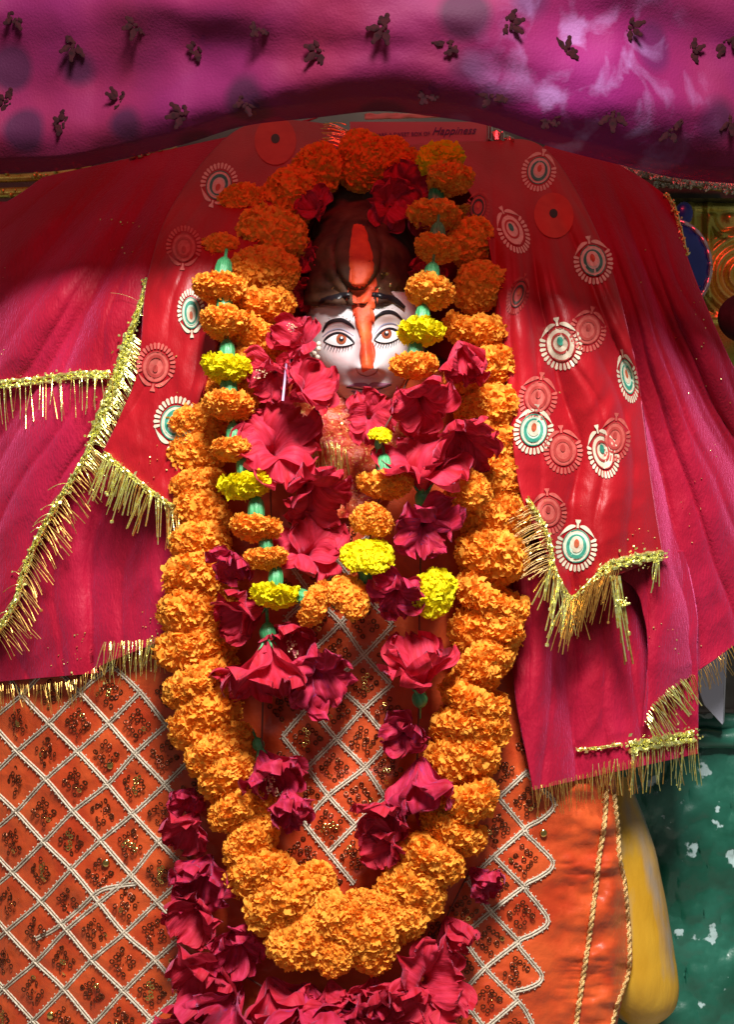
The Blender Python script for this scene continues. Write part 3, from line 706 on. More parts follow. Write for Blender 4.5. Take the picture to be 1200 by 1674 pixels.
# printed veil over the head
vl = empty('printed_veil', (0, 0, 0))
inner = [(292, 842), (300, 760), (330, 640), (372, 520), (412, 420), (470, 300), (560, 276), (640, 272), (720, 272), (782, 340), (812, 470), (828, 600), (838, 720), (850, 800), (872, 862), (908, 930), (932, 975)]
outer = [(168, 738), (196, 680), (226, 600), (240, 460), (284, 332), (392, 210), (528, 202), (600, 238), (780, 232), (892, 244), (985, 400), (1032, 560), (1050, 660), (1062, 760), (1072, 830), (1080, 880), (1084, 908)]
rows = [(a[0], a[1], b[0], b[1]) for a, b in zip(inner, outer)]
rs = spline(rows, 260); mb = MB()
def veil_fn(u, v):
    xi, yi, xo, yo = rs[round(u * 259)]
    x = xi + (xo - xi) * v; y = yi + (yo - yi) * v
    if .84 < u: y += 26 * math.sin(math.pi * v) * 0
    return at(x, y, h_veil(x, y))
mb.grid(veil_fn, 260, 70); mb.build('veil_cloth', M['veil'], vl, True, .001)
hoodin = [(360, 640), (395, 500), (440, 400), (500, 310), (590, 275), (680, 285), (740, 350), (770, 470), (780, 640)]
mb = MB(); hi2 = spline(hoodin, 80); ho2 = spline([(330, 650), (360, 520), (405, 410), (470, 290), (590, 240), (725, 255), (785, 340), (815, 470), (826, 640)], 80)
mb.grid(lambda u, v: at(ho2[round(u * 79)][0] + (590 - ho2[round(u * 79)][0]) * v * .8, ho2[round(u * 79)][1] + (520 - ho2[round(u * 79)][1]) * v * .8, h_veil(*ho2[round(u * 79)]) - .0 - .19 * v ** .6), 80, 16)
mb.build('hood_lining', M['veil'], vl, True, .001)

def feather(x, y, r, kind, ang=0, sx=1.0):
    ca, sa = math.cos(R_(ang)), math.sin(R_(ang)); e = MB()
    def P(a, b, off): # a right, b down in the motif's own frame
        a *= sx; px = x + r * (a * ca - b * sa); py = y + r * (a * sa + b * ca); return at(px, py, h_veil(px, py) + off)
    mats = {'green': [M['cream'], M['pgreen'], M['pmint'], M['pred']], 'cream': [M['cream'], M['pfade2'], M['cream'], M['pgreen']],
            'faded': [M['pfade'], M['pfade2'], M['pfade'], M['pfade2']], 'disc': [M['pdisc'], M['pdark'], M['pdisc'], M['pdark']], 'shaded': [M['pfade2'], M['pdark'], M['pfade2'], M['pred']]}[kind]  # last set is the same print with the canopy's shade put into its colours
    def oval(cx, cy, rx, ry, off, mi, n=22):
        e.grid(lambda u, v: P(cx + rx * u * math.cos(2 * math.pi * v), cy + ry * u * math.sin(2 * math.pi * v), off), 4, n, mi, True)
    def ring(cx, cy, rx, ry, k, off, mi, n=24):
        e.grid(lambda u, v: P(cx + rx * (k + (1 - k) * u) * math.cos(2 * math.pi * v), cy + ry * (k + (1 - k) * u) * math.sin(2 * math.pi * v), off), 2, n, mi, True)
    if kind == 'disc':
        oval(0, 0, .95, 1.1, .0024, 0); oval(0, -.1, .2, .22, .0030, 1)
        return e.build('feather_print', mats, vl)
    for k in range(19):
        a = R_(-22 + 224 * k / 18); w = .075
        q = []
        for (rr, dd) in ((.80, -w * .8), (1.06, -w), (1.12, 0), (1.06, w), (.80, w * .8)):
            q.append(P(rr * .86 * math.cos(a + dd), .08 + rr * 1.0 * math.sin(a + dd), .0017))
        e.poly(q, 0)
    oval(0, .02, .62, .74, .0017, 0); ring(0, .02, .64, .76, .93, .0020, 1)
    if kind == 'green':
        oval(0, .02, .50, .60, .0023, 2); ring(0, .04, .46, .56, .70, .0027, 1); oval(0, -.06, .30, .38, .0030, 0); oval(0, -.1, .12, .2, .0034, 3)
    elif kind == 'cream':
        ring(0, -.02, .42, .48, .78, .0024, 1); oval(0, -.12, .14, .2, .0028, 3)
    else:
        ring(0, .04, .46, .56, .74, .0024, 1); oval(0, -.08, .12, .18, .0028, 3)
    for s in (-1, 1):
        e.grid(lambda u, v: P(s * (.10 + .72 * u), -.88 + .52 * u * u + (v - .5) * .22 * math.sin(math.pi * (u * .9 + .1)), .0018), 8, 3, 0)
    e.grid(lambda u, v: P((v - .5) * (.10 + .16 * (1 - u) * (u < .3)), -1.18 + .38 * u, .0020), 5, 2, 0)
    return e.build('feather_print', mats, vl)
for a in ((357, 303, 32, 'green', 200), (300, 405, 31, 'faded', 184), (312, 512, 34, 'green', 178, .7), (254, 600, 34, 'faded', 188), (286, 692, 38, 'green', 192),
          (882, 278, 30, 'green', 14), (838, 375, 36, 'cream', -28, .7), (970, 425, 34, 'green', -12), (917, 562, 37, 'cream', -10), (962, 538, 32, 'faded', 12),
          (1026, 615, 38, 'green', -12, .45), (880, 648, 34, 'faded', 10), (873, 702, 35, 'green', 8), (921, 735, 34, 'faded', -6), (986, 738, 38, 'cream', -14, .7),
          (1006, 715, 34, 'faded', 4, .8), (897, 836, 32, 'faded', -4), (943, 892, 36, 'green', 4), (848, 480, 30, 'shaded', 20, .6), (782, 338, 26, 'shaded', 10, .8), (450, 230, 36, 'disc', 0), (906, 352, 34, 'disc', -10)):
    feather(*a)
lhem = spline([(172, 742), (198, 765), (232, 792), (262, 815), (296, 836)], 30)
lace('gold_lace', vl, lhem, h_veil, 8, 61, dens=.8)
fringe('gold_fringe', vl, lhem[:20], h_veil, (-.38, .92), 58, 4, 62, width=2.4, jit=.15)
fringe('gold_fringe', vl, lhem[20:], h_veil, (0, 1), 52, 5, 63, width=2.0)
rhem = spline([(1084, 908), (1060, 910), (1030, 916), (1002, 924), (978, 940), (955, 962), (934, 978), (918, 955), (905, 925), (898, 885), (884, 850), (862, 815)], 60)
lace('thick_gold_lace', vl, rhem[:22], h_veil, 16, 64, dens=1.8)
lace('gold_lace', vl, rhem[20:], h_veil, 8, 65, dens=.9)
fringe('bronze_fringe', vl, rhem[14:34], h_veil, (-.25, 1), 66, 3, 66, mat=M['bronze'], width=1.5, jit=.2)
fringe('bright_fringe', vl, rhem[30:46], h_veil, (-.25, 1), 70, 3.4, 67, width=2.2, jit=.5)
fringe('bronze_fringe', vl, rhem[42:58], h_veil, (-1, .12), 44, 4, 68, mat=M['goldcord'], width=1.8, jit=.15)
fringe('knotted_tassel', vl, [(998, 940), (1006, 940), (1012, 942)], h_veil, (.18, 1), 112, 2.2, 69, width=3.0, jit=.12)
fringe('corner_tassel', vl, [(1072, 915), (1080, 912)], h_veil, (-.05, 1), 40, 3, 70, width=2, jit=.6)
e = MB()
for k in range(26): e.ball(at(1018 + random.gauss(0, 8), 985 + random.gauss(0, 4), h_veil(1018, 985) + .008 + .004 * random.random()), (1 + 2 * random.random()) * S, 4, 6)
o = e.build('tassel_knot', M['gold'], vl); o['kind'] = 'stuff'
fringe('gold_fringe', vl, [(528, 200), (527, 236)], lambda x, y: .115, (1, -.05), 60, 3, 71, width=1.8, jit=.25)
glitter('gold_flecks', vl, [(250, 760, 20, 20), (300, 790, 14, 12), (1050, 880, 14, 10), (920, 700, 50, 120), (280, 640, 30, 40)], h_veil, 60, 72)
tag(vl, 'red veil printed with peacock feather motifs over the idol head', 'veil')

# ------------------------------------------------------------------ canopy
cedge = spline([(-160, 300), (0, 284), (100, 279), (190, 262), (300, 236), (400, 206), (520, 192), (620, 182), (720, 192), (800, 206), (900, 240), (1000, 266), (1100, 290), (1200, 300), (1360, 306)], 121)
def cy_edge(x):
    for a, b in zip(cedge, cedge[1:]):
        if a[0] <= x <= b[0]: return a[1] + (b[1] - a[1]) * (x - a[0]) / (b[0] - a[0])
    return cedge[0][1] if x < 0 else cedge[-1][1]
CK = [(-150, .225), (0, .252), (150, .288), (300, .35), (450, .40), (600, .425), (800, .425), (1000, .39), (1150, .33), (1350, .28)]
def can_h(x):
    for a, b in zip(CK, CK[1:]):
        if a[0] <= x <= b[0]: t = (x - a[0]) / (b[0] - a[0]); return a[1] + (b[1] - a[1]) * (t * t * (3 - 2 * t) * .5 + t * .5)
    return .2
def h_can(x, y):
    ye = cy_edge(x); d = (ye - y)
    h = can_h(x)
    h +=   .00010 * d + .008 * math.sin(d * .028 + x * .004 + .6 + .8 * fbm(x * .002, y * .004, 91)) + .010 * fbm(x * .004, y * .008, 95, 2) + .0012 * fbm(x * .02, y * .02, 99)
    h += .009 * gauss(d - 62, 0, 26, 1) * gauss(x - 560, 0, 240, 1)
    h -= .016 * (1 - sstep(0, 26, d)) + .020 * (1 - clamp(d / 90)) ** 2
    return h
cn = empty('canopy_cloth', (0, 0, 0)); mb = MB()
def can_fn(u, v):
    x = -150 + 1500 * v; y = -1300 + (cy_edge(x) + 1300) * (1 - (1 - u) ** 2.6)
    return at(x, y, h_can(x, y))
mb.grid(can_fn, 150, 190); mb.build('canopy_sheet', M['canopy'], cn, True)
am = []
for sd in range(4):
    rnd = random.Random(200 + sd); e = MB()
    for k in range(7):
        if rnd.random() < .18: continue
        a = 2 * math.pi * k / 7 + rnd.gauss(0, .28); r1 = 15 + rnd.gauss(0, 4)
        p0 = Vector((6 * math.cos(a), -3, 6 * math.sin(a))); p1 = Vector((r1 * math.cos(a + rnd.gauss(0, .12)), -2.5, r1 * math.sin(a)))
        e.tube([p0 * S, (p0 * .5 + p1 * .5 + Vector((0, -1.5, 0))) * S, p1 * S], lambda t: (2.6 + 2.6 * math.sin(math.pi * t)) * S, 6)
        e.ball(p1 * S * 1.12, 3.2 * S, 4, 6)
    for k in range(9): e.ball(Vector((rnd.gauss(0, 5), -3 - 2 * rnd.random(), rnd.gauss(0, 5))) * S, 2.6 * S, 4, 6)
    am.append(e.mesh('flower_applique', M['bead']))
for k, (x, y) in enumerate(((22, 30), (222, 40), (425, 45), (628, 45), (833, 40), (1030, 45), (1190, 70), (120, 72), (322, 80), (522, 82), (732, 75), (927, 85), (1133, 85), (10, 165), (195, 165), (300, 186), (400, 168), (805, 157), (900, 196), (1003, 185), (100, 203), (1098, 212), (700, 155), (1195, 195))):
    o = link('flower_applique', am[k % 4], cn); o.location = at(x, y, h_can(x, y) + .0006); o.rotation_euler = (0, random.random() * 6, 0); s = mpp(.24) / S * (1.1 + .15 * random.random()); o.scale = (s, s * .22, s)
tag(cn, 'magenta canopy cloth with dark beaded flowers hanging across the top', 'canopy')

# ------------------------------------------------------------------ things behind the crown
hbx = .045
bx = empty('carton', at(700, 235, hbx)); mb = MB()
a = at(572, 250, hbx); b = at(796, 199, hbx); mb.box((a.x, -hbx, a.z), (b.x, .10, b.z)); keep(mb.build('carton_box', M['carton'], bx, False))
def text_mesh(body, size, shear, name):
    cu = bpy.data.curves.new(name, 'FONT'); cu.body = body; cu.size = size; cu.shear = shear; cu.extrude = .0002
    t = bpy.data.objects.new(name, cu); col.objects.link(t); bpy.context.view_layer.update()
    me = bpy.data.meshes.new_from_object(t.evaluated_get(bpy.context.evaluated_depsgraph_get())); bpy.data.objects.remove(t); bpy.data.curves.remove(cu); me.materials.clear(); me.materials.append(M['ink']); return me
for body, size, shear, x, y in (('SHARE A SWEET BOX OF', .0058, 0, 608, 223.5), ('Happiness', .0118, .45, 706, 220)):
    o = link('lettering', text_mesh(body, size, shear, 'lettering'), bx); keep(o); o.location = at(x, y, hbx + .0012); o.rotation_euler = (R_(90), R_(-1.5), 0)
tag(bx, 'brown carton with blue lettering between the canopy and crown flowers', 'box')
mb = MB(); rnd = random.Random(4)
mb.grid(lambda u, v: at(596 + 124 * v, 196 - 4 * v - (10 - 5 * v * v + 2 * fbm(v * 9, 1)) * u, .02 + .003 * fbm(v * 8, u * 2, 3)), 4, 30)
tag(mb.build('paper_scrap', M['scrap'], thick=.001), 'pale green torn paper strip above the carton', 'paper')
mb = MB(); mb.grid(lambda u, v: at(797 + 44 * v, 232 - (32 - 26 * v) * (1 - u) , .06 + .006 * math.sin(v * 14) * (1 - .5 * u)), 6, 24)
tag(mb.build('foil_scrap', M['foil'], thick=.0008), 'crumpled silver foil scrap right of the carton', 'foil')

# ------------------------------------------------------------------ flowers
def marigold_mesh(seed, mat, n=520, zs=.62, petal=.125, cov=1.62, L0=.22):
    """pompom of many short ruffled petals over a lumpy cushion"""
    rnd = random.Random(seed); e = MB(); tones = []
    def addc(k): tones.extend([k] * (len(e.v) - len(tones)))
    def lump(ph, c): return 1 + .07 * math.sin(2 * ph + seed) + .05 * math.sin(3 * ph - seed * 2.1) + .05 * fbm(1.6 * math.cos(ph) + seed, 1.6 * math.sin(ph), 1.5 * c, 2)
    cmin = 1 - cov
    def core(u, v):
        c = 1 + (cmin - 1) * u; th = math.acos(clamp(c, -1, 1)); ph = 2 * math.pi * v; r = .86 * lump(ph, c)
        return (math.sin(th) * math.cos(ph) * r, math.sin(th) * math.sin(ph) * r, zs * c * r)
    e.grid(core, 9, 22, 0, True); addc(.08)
    ga = math.pi * (3 - math.sqrt(5))
    for i in range(n):
        c = 1 - (i + .5) / n * cov; th = math.acos(c); ph = i * ga + rnd.gauss(0, .1)
        rj = (.97 + .07 * rnd.random()) * lump(ph, c)
        tip = Vector((math.sin(th) * math.cos(ph), math.sin(th) * math.sin(ph), zs * c)) * rj
        nrm = Vector((math.sin(th) * math.cos(ph), math.sin(th) * math.sin(ph), c / zs)).normalized()
        L = L0 * (.8 + .4 * rnd.random())
        d = (nrm + Vector((rnd.gauss(0, .3), rnd.gauss(0, .3), rnd.gauss(0, .3)))).normalized(); base = tip - d * L
        w = d.cross(Vector((rnd.gauss(0, .8), rnd.gauss(0, .8), 1))).normalized(); nn = w.cross(d).normalized()
        wd = petal * (.7 + .6 * rnd.random()); ph2 = rnd.random() * 6.3; amp = .02 + .035 * rnd.random(); bend = .04 + .11 * rnd.random(); fq = 4 + 4 * rnd.random()
        sgn = 1 if rnd.random() < .5 else -1
        if nn.z > 0 and rnd.random() < .5: sgn = -1
        def fn(u, v):
            q = (v - .5) * 2
            ln = u * L * (1 - .14 * q ** 4 + .05 * math.sin(q * fq + ph2))
            return base + d * (ln - bend * .3 * u ** 3) + w * (q * wd * (.45 + .55 * u)) + nn * (amp * u * math.sin(q * fq + ph2) + sgn * bend * u ** 2.4 - sgn * .03 * u * q * q)
        e.grid(fn, 4, 6); addc(clamp(.5 + rnd.gauss(0, .17)))
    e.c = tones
    return e.mesh('marigold', mat, True)
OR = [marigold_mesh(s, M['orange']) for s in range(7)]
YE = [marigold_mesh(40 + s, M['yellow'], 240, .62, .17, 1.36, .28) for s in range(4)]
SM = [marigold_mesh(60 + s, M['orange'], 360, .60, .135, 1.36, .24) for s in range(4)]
def calyx_mesh():
    e = MB(); prof = [(.12, 0), (.30, .10), (.36, .35), (.36, .62), (.30, .85), (.17, 1.0), (.07, 1.06), (.06, 1.35), (.01, 1.36)]
    e.grid(lambda u, v: ((lambda p: (p[0] * (1 + .06 * math.cos(16 * math.pi * v)) * math.cos(2 * math.pi * v), p[0] * (1 + .06 * math.cos(16 * math.pi * v)) * math.sin(2 * math.pi * v), -p[1]))(prof[round(u * 8)])), 9, 32, 0, True)
    return e.mesh('calyx', M['calyx'])
CAL = calyx_mesh()
def orient(o, p, axis, s, rnd, squash=None):
    o.rotation_mode = 'QUATERNION'; o.location = p
    q = Vector((0, 0, 1)).rotation_difference(Vector(axis).normalized())
    o.rotation_quaternion = q @ Matrix.Rotation(rnd.random() * 6.28, 3, 'Z').to_quaternion()
    o.scale = squash or (s, s, s)
def axis3(dx, dy, dt): return Vector((dx, -dt, -dy))     # pixel right, pixel down, toward camera
rnd = random.Random(11)
# the big garland
gm = empty('marigold_garland', (0, 0, 0))
BIG = [(590, 262, 44), (516, 282, 44), (470, 326, 50), (398, 336, 38), (444, 388, 52), (366, 416, 34), (424, 446, 46),
       (436, 498, 46), (420, 548, 48), (408, 600, 42), (392, 636, 36), (340, 642, 30), (326, 692, 44), (322, 742, 44), (322, 794, 42), (328, 840, 46), (326, 890, 50), (328, 948, 58), (322, 1006, 60), (318, 1062, 57), (326, 1114, 57), (336, 1172, 58), (358, 1226, 54), (378, 1268, 52), (396, 1318, 50), (412, 1376, 47),
       (428, 1430, 54), (462, 1478, 62), (494, 1536, 52), (546, 1562, 34), (548, 1506, 44), (600, 1532, 54), (596, 1486, 36), (652, 1500, 44), (672, 1458, 56), (702, 1404, 57), (738, 1350, 54), (752, 1304, 62), (758, 1242, 56), (768, 1190, 58), (778, 1142, 58), (790, 1086, 56), (796, 1032, 55), (802, 976, 58), (804, 912, 60), (808, 848, 54), (802, 792, 56), (810, 738, 50), (800, 676, 54), (784, 606, 55), (780, 536, 48), (784, 470, 42), (770, 398, 40), (656, 280, 40)]
mids = [(510, 1448, 40), (362, 590, 30), (345, 520, 30), (455, 450, 36), (660, 300, 30), (640, 255, 30), (760, 372, 34), (350, 925, 40), (350, 1040, 40), (760, 790, 34), (345, 1095, 40)]
def big_flower(x, y, r, ax, k, off=.045):
    o = link('marigold', OR[k % 7], gm); h = B(x, y) + off
    if y < 470: h = max(h, .16)
    s = r * mpp(h) * 1.08; orient(o, at(x, y, h), ax, s, rnd, (s, s, s * 1.05)); return o
for k, (x, y, r) in enumerate(BIG):
    a = BIG[max(k - 1, 0)]; b = BIG[min(k + 1, len(BIG) - 1)]
    tx, ty = b[0] - a[0], b[1] - a[1]; L = math.hypot(tx, ty) or 1; tx /= L; ty /= L
    if ty > .2 or k < 26: pass
    else: tx, ty = -tx, -ty
    big_flower(x, y, r, axis3(tx * .75 + rnd.gauss(0, .15), ty * .75 + rnd.gauss(0, .15), .32 + rnd.gauss(0, .22) + (1.0 if y < 480 else .9 if y > 1440 else 0)), k)
for k, (x, y, r) in enumerate(mids): big_flower(x, y, r, axis3(rnd.gauss(0, .4), rnd.gauss(0, .4), 1), k + 3, .032)
mb = MB(); mb.tube([at(x, y, max(B(x, y) + .03, .13 if y < 470 else 0)) for x, y, r in BIG], .0012, 5); mb.build('thread', M['thread'], gm)
tag(gm, 'thick orange marigold garland hanging in a long loop from the crown', 'garland')

# the inner garland of orange and yellow flowers with green calyxes
gx = empty('mixed_garland', (0, 0, 0))
def small(x, y, r, kind, ax, off=.085, cal=True, k=[0], cs=1.0):
    k[0] += 1; me = (SM if kind == 'o' else YE)[k[0] % 4]
    o = link('marigold', me, gx); h = B(x, y) + off
    if y < 480: h = max(h, .21)
    s = r * mpp(h) * 1.03; orient(o, at(x, y, h), axis3(*ax), s, rnd)
    if cal:
        c = link('calyx', CAL, o); c.location = (0, 0, -.06); c.scale = (.86 * cs, .86 * cs, 1.08 * cs)
    return o
for a in ((360, 470, 45, 'o', (-.1, .8, .26)), (366, 524, 42, 'o', (0, .85, .26)), (370, 600, 40, 'y', (0, .9, .26)), (373, 660, 43, 'o', (0, .9, .26)), (380, 732, 36, 'o', (0, .9, .26)),
          (402, 790, 41, 'y', (.1, .9, .26)), (418, 860, 42, 'o', (0, .9, .26)), (436, 910, 35, 'o', (0.1, .9, .26)), (450, 970, 39, 'y', (0, .9, .26)),
          (515, 986, 38, 'o', (.75, .35, .35)), (572, 975, 38, 'o', (.6, -.3, .6)), (602, 910, 42, 'y', (.1, -.85, .45)),
          (608, 850, 32, 'o', (-.1, .55, .8)), (630, 790, 42, 'o', (.05, .85, .26)), (622, 712, 20, 'y', (.2, -.8, .3)),
          (678, 596, 38, 'o', (-.05, .9, .26)), (688, 540, 38, 'y', (-.1, .85, .26)), (703, 475, 42, 'o', (-.1, .8, .26)), (715, 405, 38, 'o', (-.05, .9, .26)), (712, 350, 42, 'o', (-.05, .9, .26)), (735, 292, 40, 'o', (0, .9, .26)),
          (722, 264, 36, 'y', (0, .3, .8)), (770, 800, 34, 'o', (-.3, .3, .8))):
    small(*a)
small(708, 970, 40, 'y', (.15, .25, .9), .075)
mb = MB()
mb.tube([at(x, y, h) for x, y, h in [(735, 292, .20), (712, 350, .20), (715, 405, .21), (703, 475, .22)] + [(x, y, B(x, y) + .08) for x, y in ((688, 540), (678, 596), (640, 680), (622, 712), (630, 790), (608, 850), (602, 910), (572, 975), (515, 986), (450, 970), (436, 910), (418, 860), (402, 790), (380, 732), (373, 660), (370, 600), (366, 524), (360, 470))]], .001, 5)
mb.build('thread', M['thread'], gx)
tag(gx, 'inner garland of orange and yellow marigolds with green calyxes', 'garland')

# hibiscus
def petal_mesh(seed, flare, mat, ruffle=1.0):
    rnd = random.Random(seed); e = MB(); nu, nv = 18, 23
    prof = [(0.05, 0.0)]; ang = R_(8)
    for i in range(1, nu):
        u = i / (nu - 1); ang = R_(10) + (R_(flare) - R_(10)) * sstep(.15, .9, u); r, z = prof[-1]
        prof.append((r + math.sin(ang) / (nu - 1), z + math.cos(ang) / (nu - 1)))
    p1, p2, p3 = rnd.random() * 6, rnd.random() * 6, rnd.random() * 6; q = rnd.random() * 10
    def fn(u, v):
        s = (v - .5) * 2; i = round(u * (nu - 1)); r, z = prof[i]
        w = .07 + .60 * u ** .85
        if u > .7: w *= math.sqrt(max(.02, 1 - ((u - .7) / .315) ** 2))
        nz_ = .10 * ruffle * u * u * (math.sin(s * 4.2 + p1) * .7 + math.sin(s * 9 + p2) * .45 * u + .30 * math.sin(s * 17 + p3) * u ** 4 + .5 * math.sin(u * 7 + p3)) + .10 * ruffle * fbm(s * 1.4 + q, u * 2.2, q) * u - .18 * s * s * u * (1 - .5 * u)
        a = R_(10) + (R_(flare) - R_(10)) * sstep(.15, .9, u)
        nr, nzv = math.cos(a), -math.sin(a)
        ss = s * w; edge = (.05 * math.sin(s * 6 + p2) + .045 * abs(math.sin(s * 8.5 + p1))) * sstep(.72, 1, u) * ruffle
        return (r + nr * nz_ + math.sin(a) * edge, ss, z + nzv * nz_ + math.cos(a) * edge)
    e.grid(fn, nu, nv); return e.mesh('petal', mat)
PET = {}
for fl in (35, 62, 85, 112):
    for mk in ('hib', 'hibp'):
        PET[(fl, mk)] = [petal_mesh(300 + fl + 10 * k + (500 if mk == 'hibp' else 0), fl, M[mk], 1.35 if mk == 'hib' else 1.8) for k in range(5)]
e = MB(); e.grid(lambda u, v: ((.05 + .10 * u * u) * math.cos(2 * math.pi * v), (.05 + .10 * u * u) * math.sin(2 * math.pi * v), -.03 + .26 * u), 6, 14, 0, True); THROAT = e.mesh('hibiscus', M['hib'])
e = MB(); e.grid(lambda u, v: ((.05 + .10 * math.sin(math.pi * min(1, u * 1.15)) ** .7) * (1 + .12 * (u > .8) * math.cos(10 * math.pi * v)) * math.cos(2 * math.pi * v), (.05 + .10 * math.sin(math.pi * min(1, u * 1.15)) ** .7) * math.sin(2 * math.pi * v), -.36 + .42 * u), 9, 20, 0, True)
for k in range(5):
    a = 2 * math.pi * k / 5; e.tube([(.09 * math.cos(a), .09 * math.sin(a), -.30 + .30), (.16 * math.cos(a), .16 * math.sin(a), .12), (.24 * math.cos(a), .24 * math.sin(a), .20)], lambda t: .035 * (1.02 - t), 5)
e.tube([(0, 0, -.34), (0, .02, -.62)], .03, 6); HCAL = e.mesh('calyx', M['calyx'])
e = MB(); e.tube([(0, 0, 0), (.02, .02, .4), (.0, .06, .85), (-.04, .08, 1.15)], lambda t: .03 - .012 * t, 6)
prn = random.Random(3)
for k in range(34):
    z = .5 + .6 * prn.random(); a = prn.random() * 6.28; p = Vector((0, .06 * z, z)); q_ = p + Vector((.12 * math.cos(a), .12 * math.sin(a), .04)); e.tube([p, q_], .007, 4); e.ball(q_, .022, 4, 5, 1)
PIST = e.mesh('pistil', [M['stamen'], M['pollen']])
def hib(parent, x, y, r, ax, flare=85, mk='hib', off=.06, cal=True, pist=True, only=None, spin=0.0, habs=None):
    o = link('hibiscus', THROAT, parent); h = habs if habs is not None else B(x, y) + off
    a = axis3(*ax).normalized(); s = r * mpp(h) * .98
    o.rotation_mode = 'QUATERNION'; o.location = at(x, y, h)
    o.rotation_quaternion = Vector((0, 0, 1)).rotation_difference(a) @ Matrix.Rotation(spin, 3, 'Z').to_quaternion(); o.scale = (s, s, s)
    for k in (only or range(5)):
        p = link('petal', rnd.choice(PET[(flare, mk)]), o); p.rotation_euler = (rnd.gauss(0, .1), rnd.gauss(0, .16), 2 * math.pi * k / 5 + rnd.gauss(0, .1)); q = 1 + rnd.gauss(0, .07); p.scale = (q, q, q)
    if cal: link('calyx', HCAL, o)
    if pist: link('pistil', PIST, o)
    return o
hg = empty('hibiscus_garland', (0, 0, 0))
HIB = [ # x, y, radius, axis(right, down, toward), flare, material, offset, calyx, pistil
    (498, 566, 56, (-.3, -.5, .8), 62, 'hib', .055, True, True), (452, 606, 58, (-.4, .2, .9), 62, 'hib', .06, True, True), (478, 652, 82, (.62, -.45, .65), 85, 'hib', .07, False, False),
    (445, 745, 92, (.2, -.5, .85), 85, 'hib', .05, False, False), (500, 778, 84, (.35, .75, .55), 85, 'hib', .055, False, False), (602, 682, 56, (.05, .1, .95), 85, 'hib', .055, False, False), 
    (684, 640, 70, (.05, .65, .65), 85, 'hib', .08, False, False), (745, 690, 84, (.35, .7, .6), 62, 'hib', .085, False, False), (692, 800, 100, (-.05, -.8, .5), 85, 'hib', .075, True, False),
    (750, 560, 66, (.2, .8, .5), 35, 'hib', .075, False, False), (690, 852, 66, (.1, .35, .9), 85, 'hibp', .075, True, False), (648, 955, 60, (.0, .5, .8), 85, 'hibp', .065, True, False),
    (500, 912, 76, (.3, -.5, .8), 85, 'hib', .035, False, False), (376, 902, 46, (.1, .75, .6), 62, 'hibp', .085, False, False), (430, 990, 74, (-.85, .5, .35), 62, 'hib', .06, True, False), (470, 1020, 66, (.2, .5, .7), 62, 'hib', .04, False, True),
    (438, 1050, 96, (.05, .92, .42), 62, 'hib', .075, True, False), (505, 1090, 76, (.4, .45, .75), 85, 'hibp', .05, True, False), (400, 1090, 60, (-.5, .5, .5), 62, 'hib', .04, False, False),
    (686, 1130, 90, (-.05, -.85, .5), 62, 'hib', .06, True, False), (664, 1190, 56, (-.2, .3, .9), 85, 'hibp', .05, False, False), (690, 1240, 84, (-.1, .85, .4), 35, 'hibp', .05, False, False), (640, 1310, 66, (-.3, .6, .6), 62, 'hib', .04, False, False), (650, 1370, 60, (-.5, .2, .6), 62, 'hib', .035, False, False),
    (426, 1228, 70, (.35, .8, .5), 62, 'hibp', .045, True, True), (470, 1290, 62, (.1, .65, .7), 62, 'hibp', .05, False, False)]
for k, a in enumerate(HIB):
    x, y, r, ax, fl, mk, off, ca, pi_ = a
    hib(hg, x, y, r, ax, fl, mk, off, ca, pi_, spin=rnd.random() * 6)
for (x, y, r, ax, fl) in ((640, 330, 60, (.2, .1, .9), 62), (690, 395, 60, (.4, -.2, .8), 62), (668, 310, 50, (-.2, .3, .9), 85), (690, 440, 50, (.3, .3, .8), 62), (506, 424, 40, (-.2, .2, .9), 62), (520, 345, 40, (-.3, -.3, .8), 62), (500, 470, 40, (-.2, .5, .8), 62)):
    hib(hg, x, y, r, ax, fl, 'hib', cal=False, pist=False, habs=.175, spin=rnd.random() * 6)
mb = MB(); mb.tube([at(x, y, B(x, y) + .045) for x, y in ((452, 606), (440, 735), (445, 900), (432, 1045), (430, 1130), (428, 1210), (440, 1300))], .001, 5); mb.build('thread', M['thread'], hg)
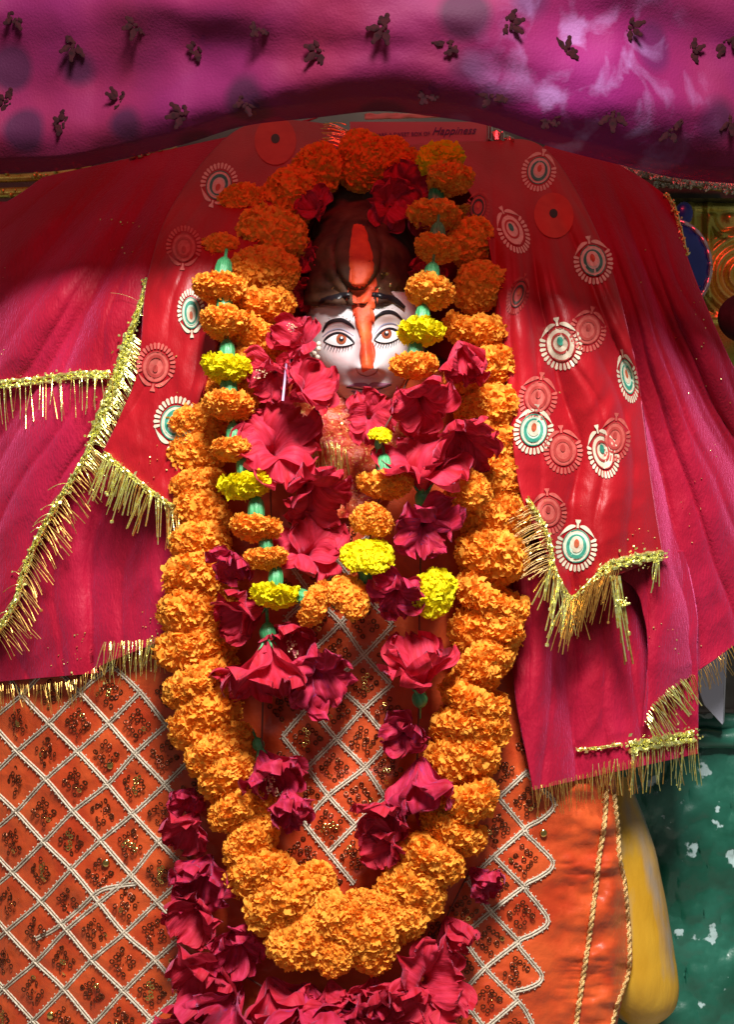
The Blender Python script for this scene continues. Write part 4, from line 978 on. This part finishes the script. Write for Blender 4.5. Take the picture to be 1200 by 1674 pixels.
mb = MB(); mb.tube([at(x, y, B(x, y) + .05) for x, y in ((760, 560), (720, 690), (690, 800), (688, 900), (686, 1000), (686, 1140), (680, 1300), (650, 1370))], .001, 5); mb.build('thread', M['thread'], hg)
e = MB(); e.tube([at(468, 595, B(468, 595) + .10), at(465, 625, B(465, 625) + .108), at(462, 655, B(462, 655) + .108)], 1.7 * S, 6); e.build('pistil_stalk', M['stalk'], hg)
tag(hg, 'string of dark red wilting hibiscus flowers inside the marigold loop', 'garland')
hl = empty('outer_hibiscus_garland', (0, 0, 0))
for a in ((322, 1330, 56, (-.3, .5, .6), 62, 'hib'), (344, 1400, 66, (-.35, .55, .7), 62, 'hibp'), (330, 1480, 60, (-.3, .3, .8), 62, 'hib'), (382, 1520, 56, (.1, .4, .8), 62, 'hibp'), (350, 1560, 70, (-.1, .5, .7), 62, 'hib'),
          (392, 1610, 92, (-.4, .6, .5), 62, 'hibp'), (440, 1600, 70, (.3, .7, .5), 62, 'hib'), (498, 1610, 84, (.15, .75, .55), 62, 'hibp'), (580, 1650, 70, (.1, .4, .8), 85, 'hibp'), (640, 1620, 76, (.3, .3, .8), 62, 'hib'), (690, 1600, 76, (.3, -.2, .8), 62, 'hib'), (640, 1690, 80, (0, -.2, .8), 85, 'hib'), (550, 1690, 70, (-.1, -.2, .8), 62, 'hib'), (330, 1650, 66, (-.5, .4, .5), 62, 'hib'),
          (770, 1420, 44, (.6, .5, .5), 62, 'hibp'), (730, 1500, 50, (.4, .6, .5), 62, 'hib'), (316, 1290, 36, (-.3, .5, .6), 62, 'hibp'), (450, 1664, 60, (.1, .5, .8), 85, 'hib'), (540, 1604, 50, (.2, .7, .6), 62, 'hib'), (610, 1596, 46, (0, .7, .6), 62, 'hib')):
    hib(hl, a[0], a[1], a[2] * 1.18, a[3], a[4], a[5], .022, False, False, spin=rnd.random() * 6)
mb = MB(); mb.tube([at(x, y, B(x, y) + .018) for x, y in ((316, 1290), (330, 1400), (335, 1480), (360, 1570), (440, 1620), (560, 1650), (640, 1620), (730, 1500), (770, 1420))], .001, 5); mb.build('thread', M['thread'], hl)
tag(hl, 'dark red hibiscus flowers strung below the marigold loop', 'garland')
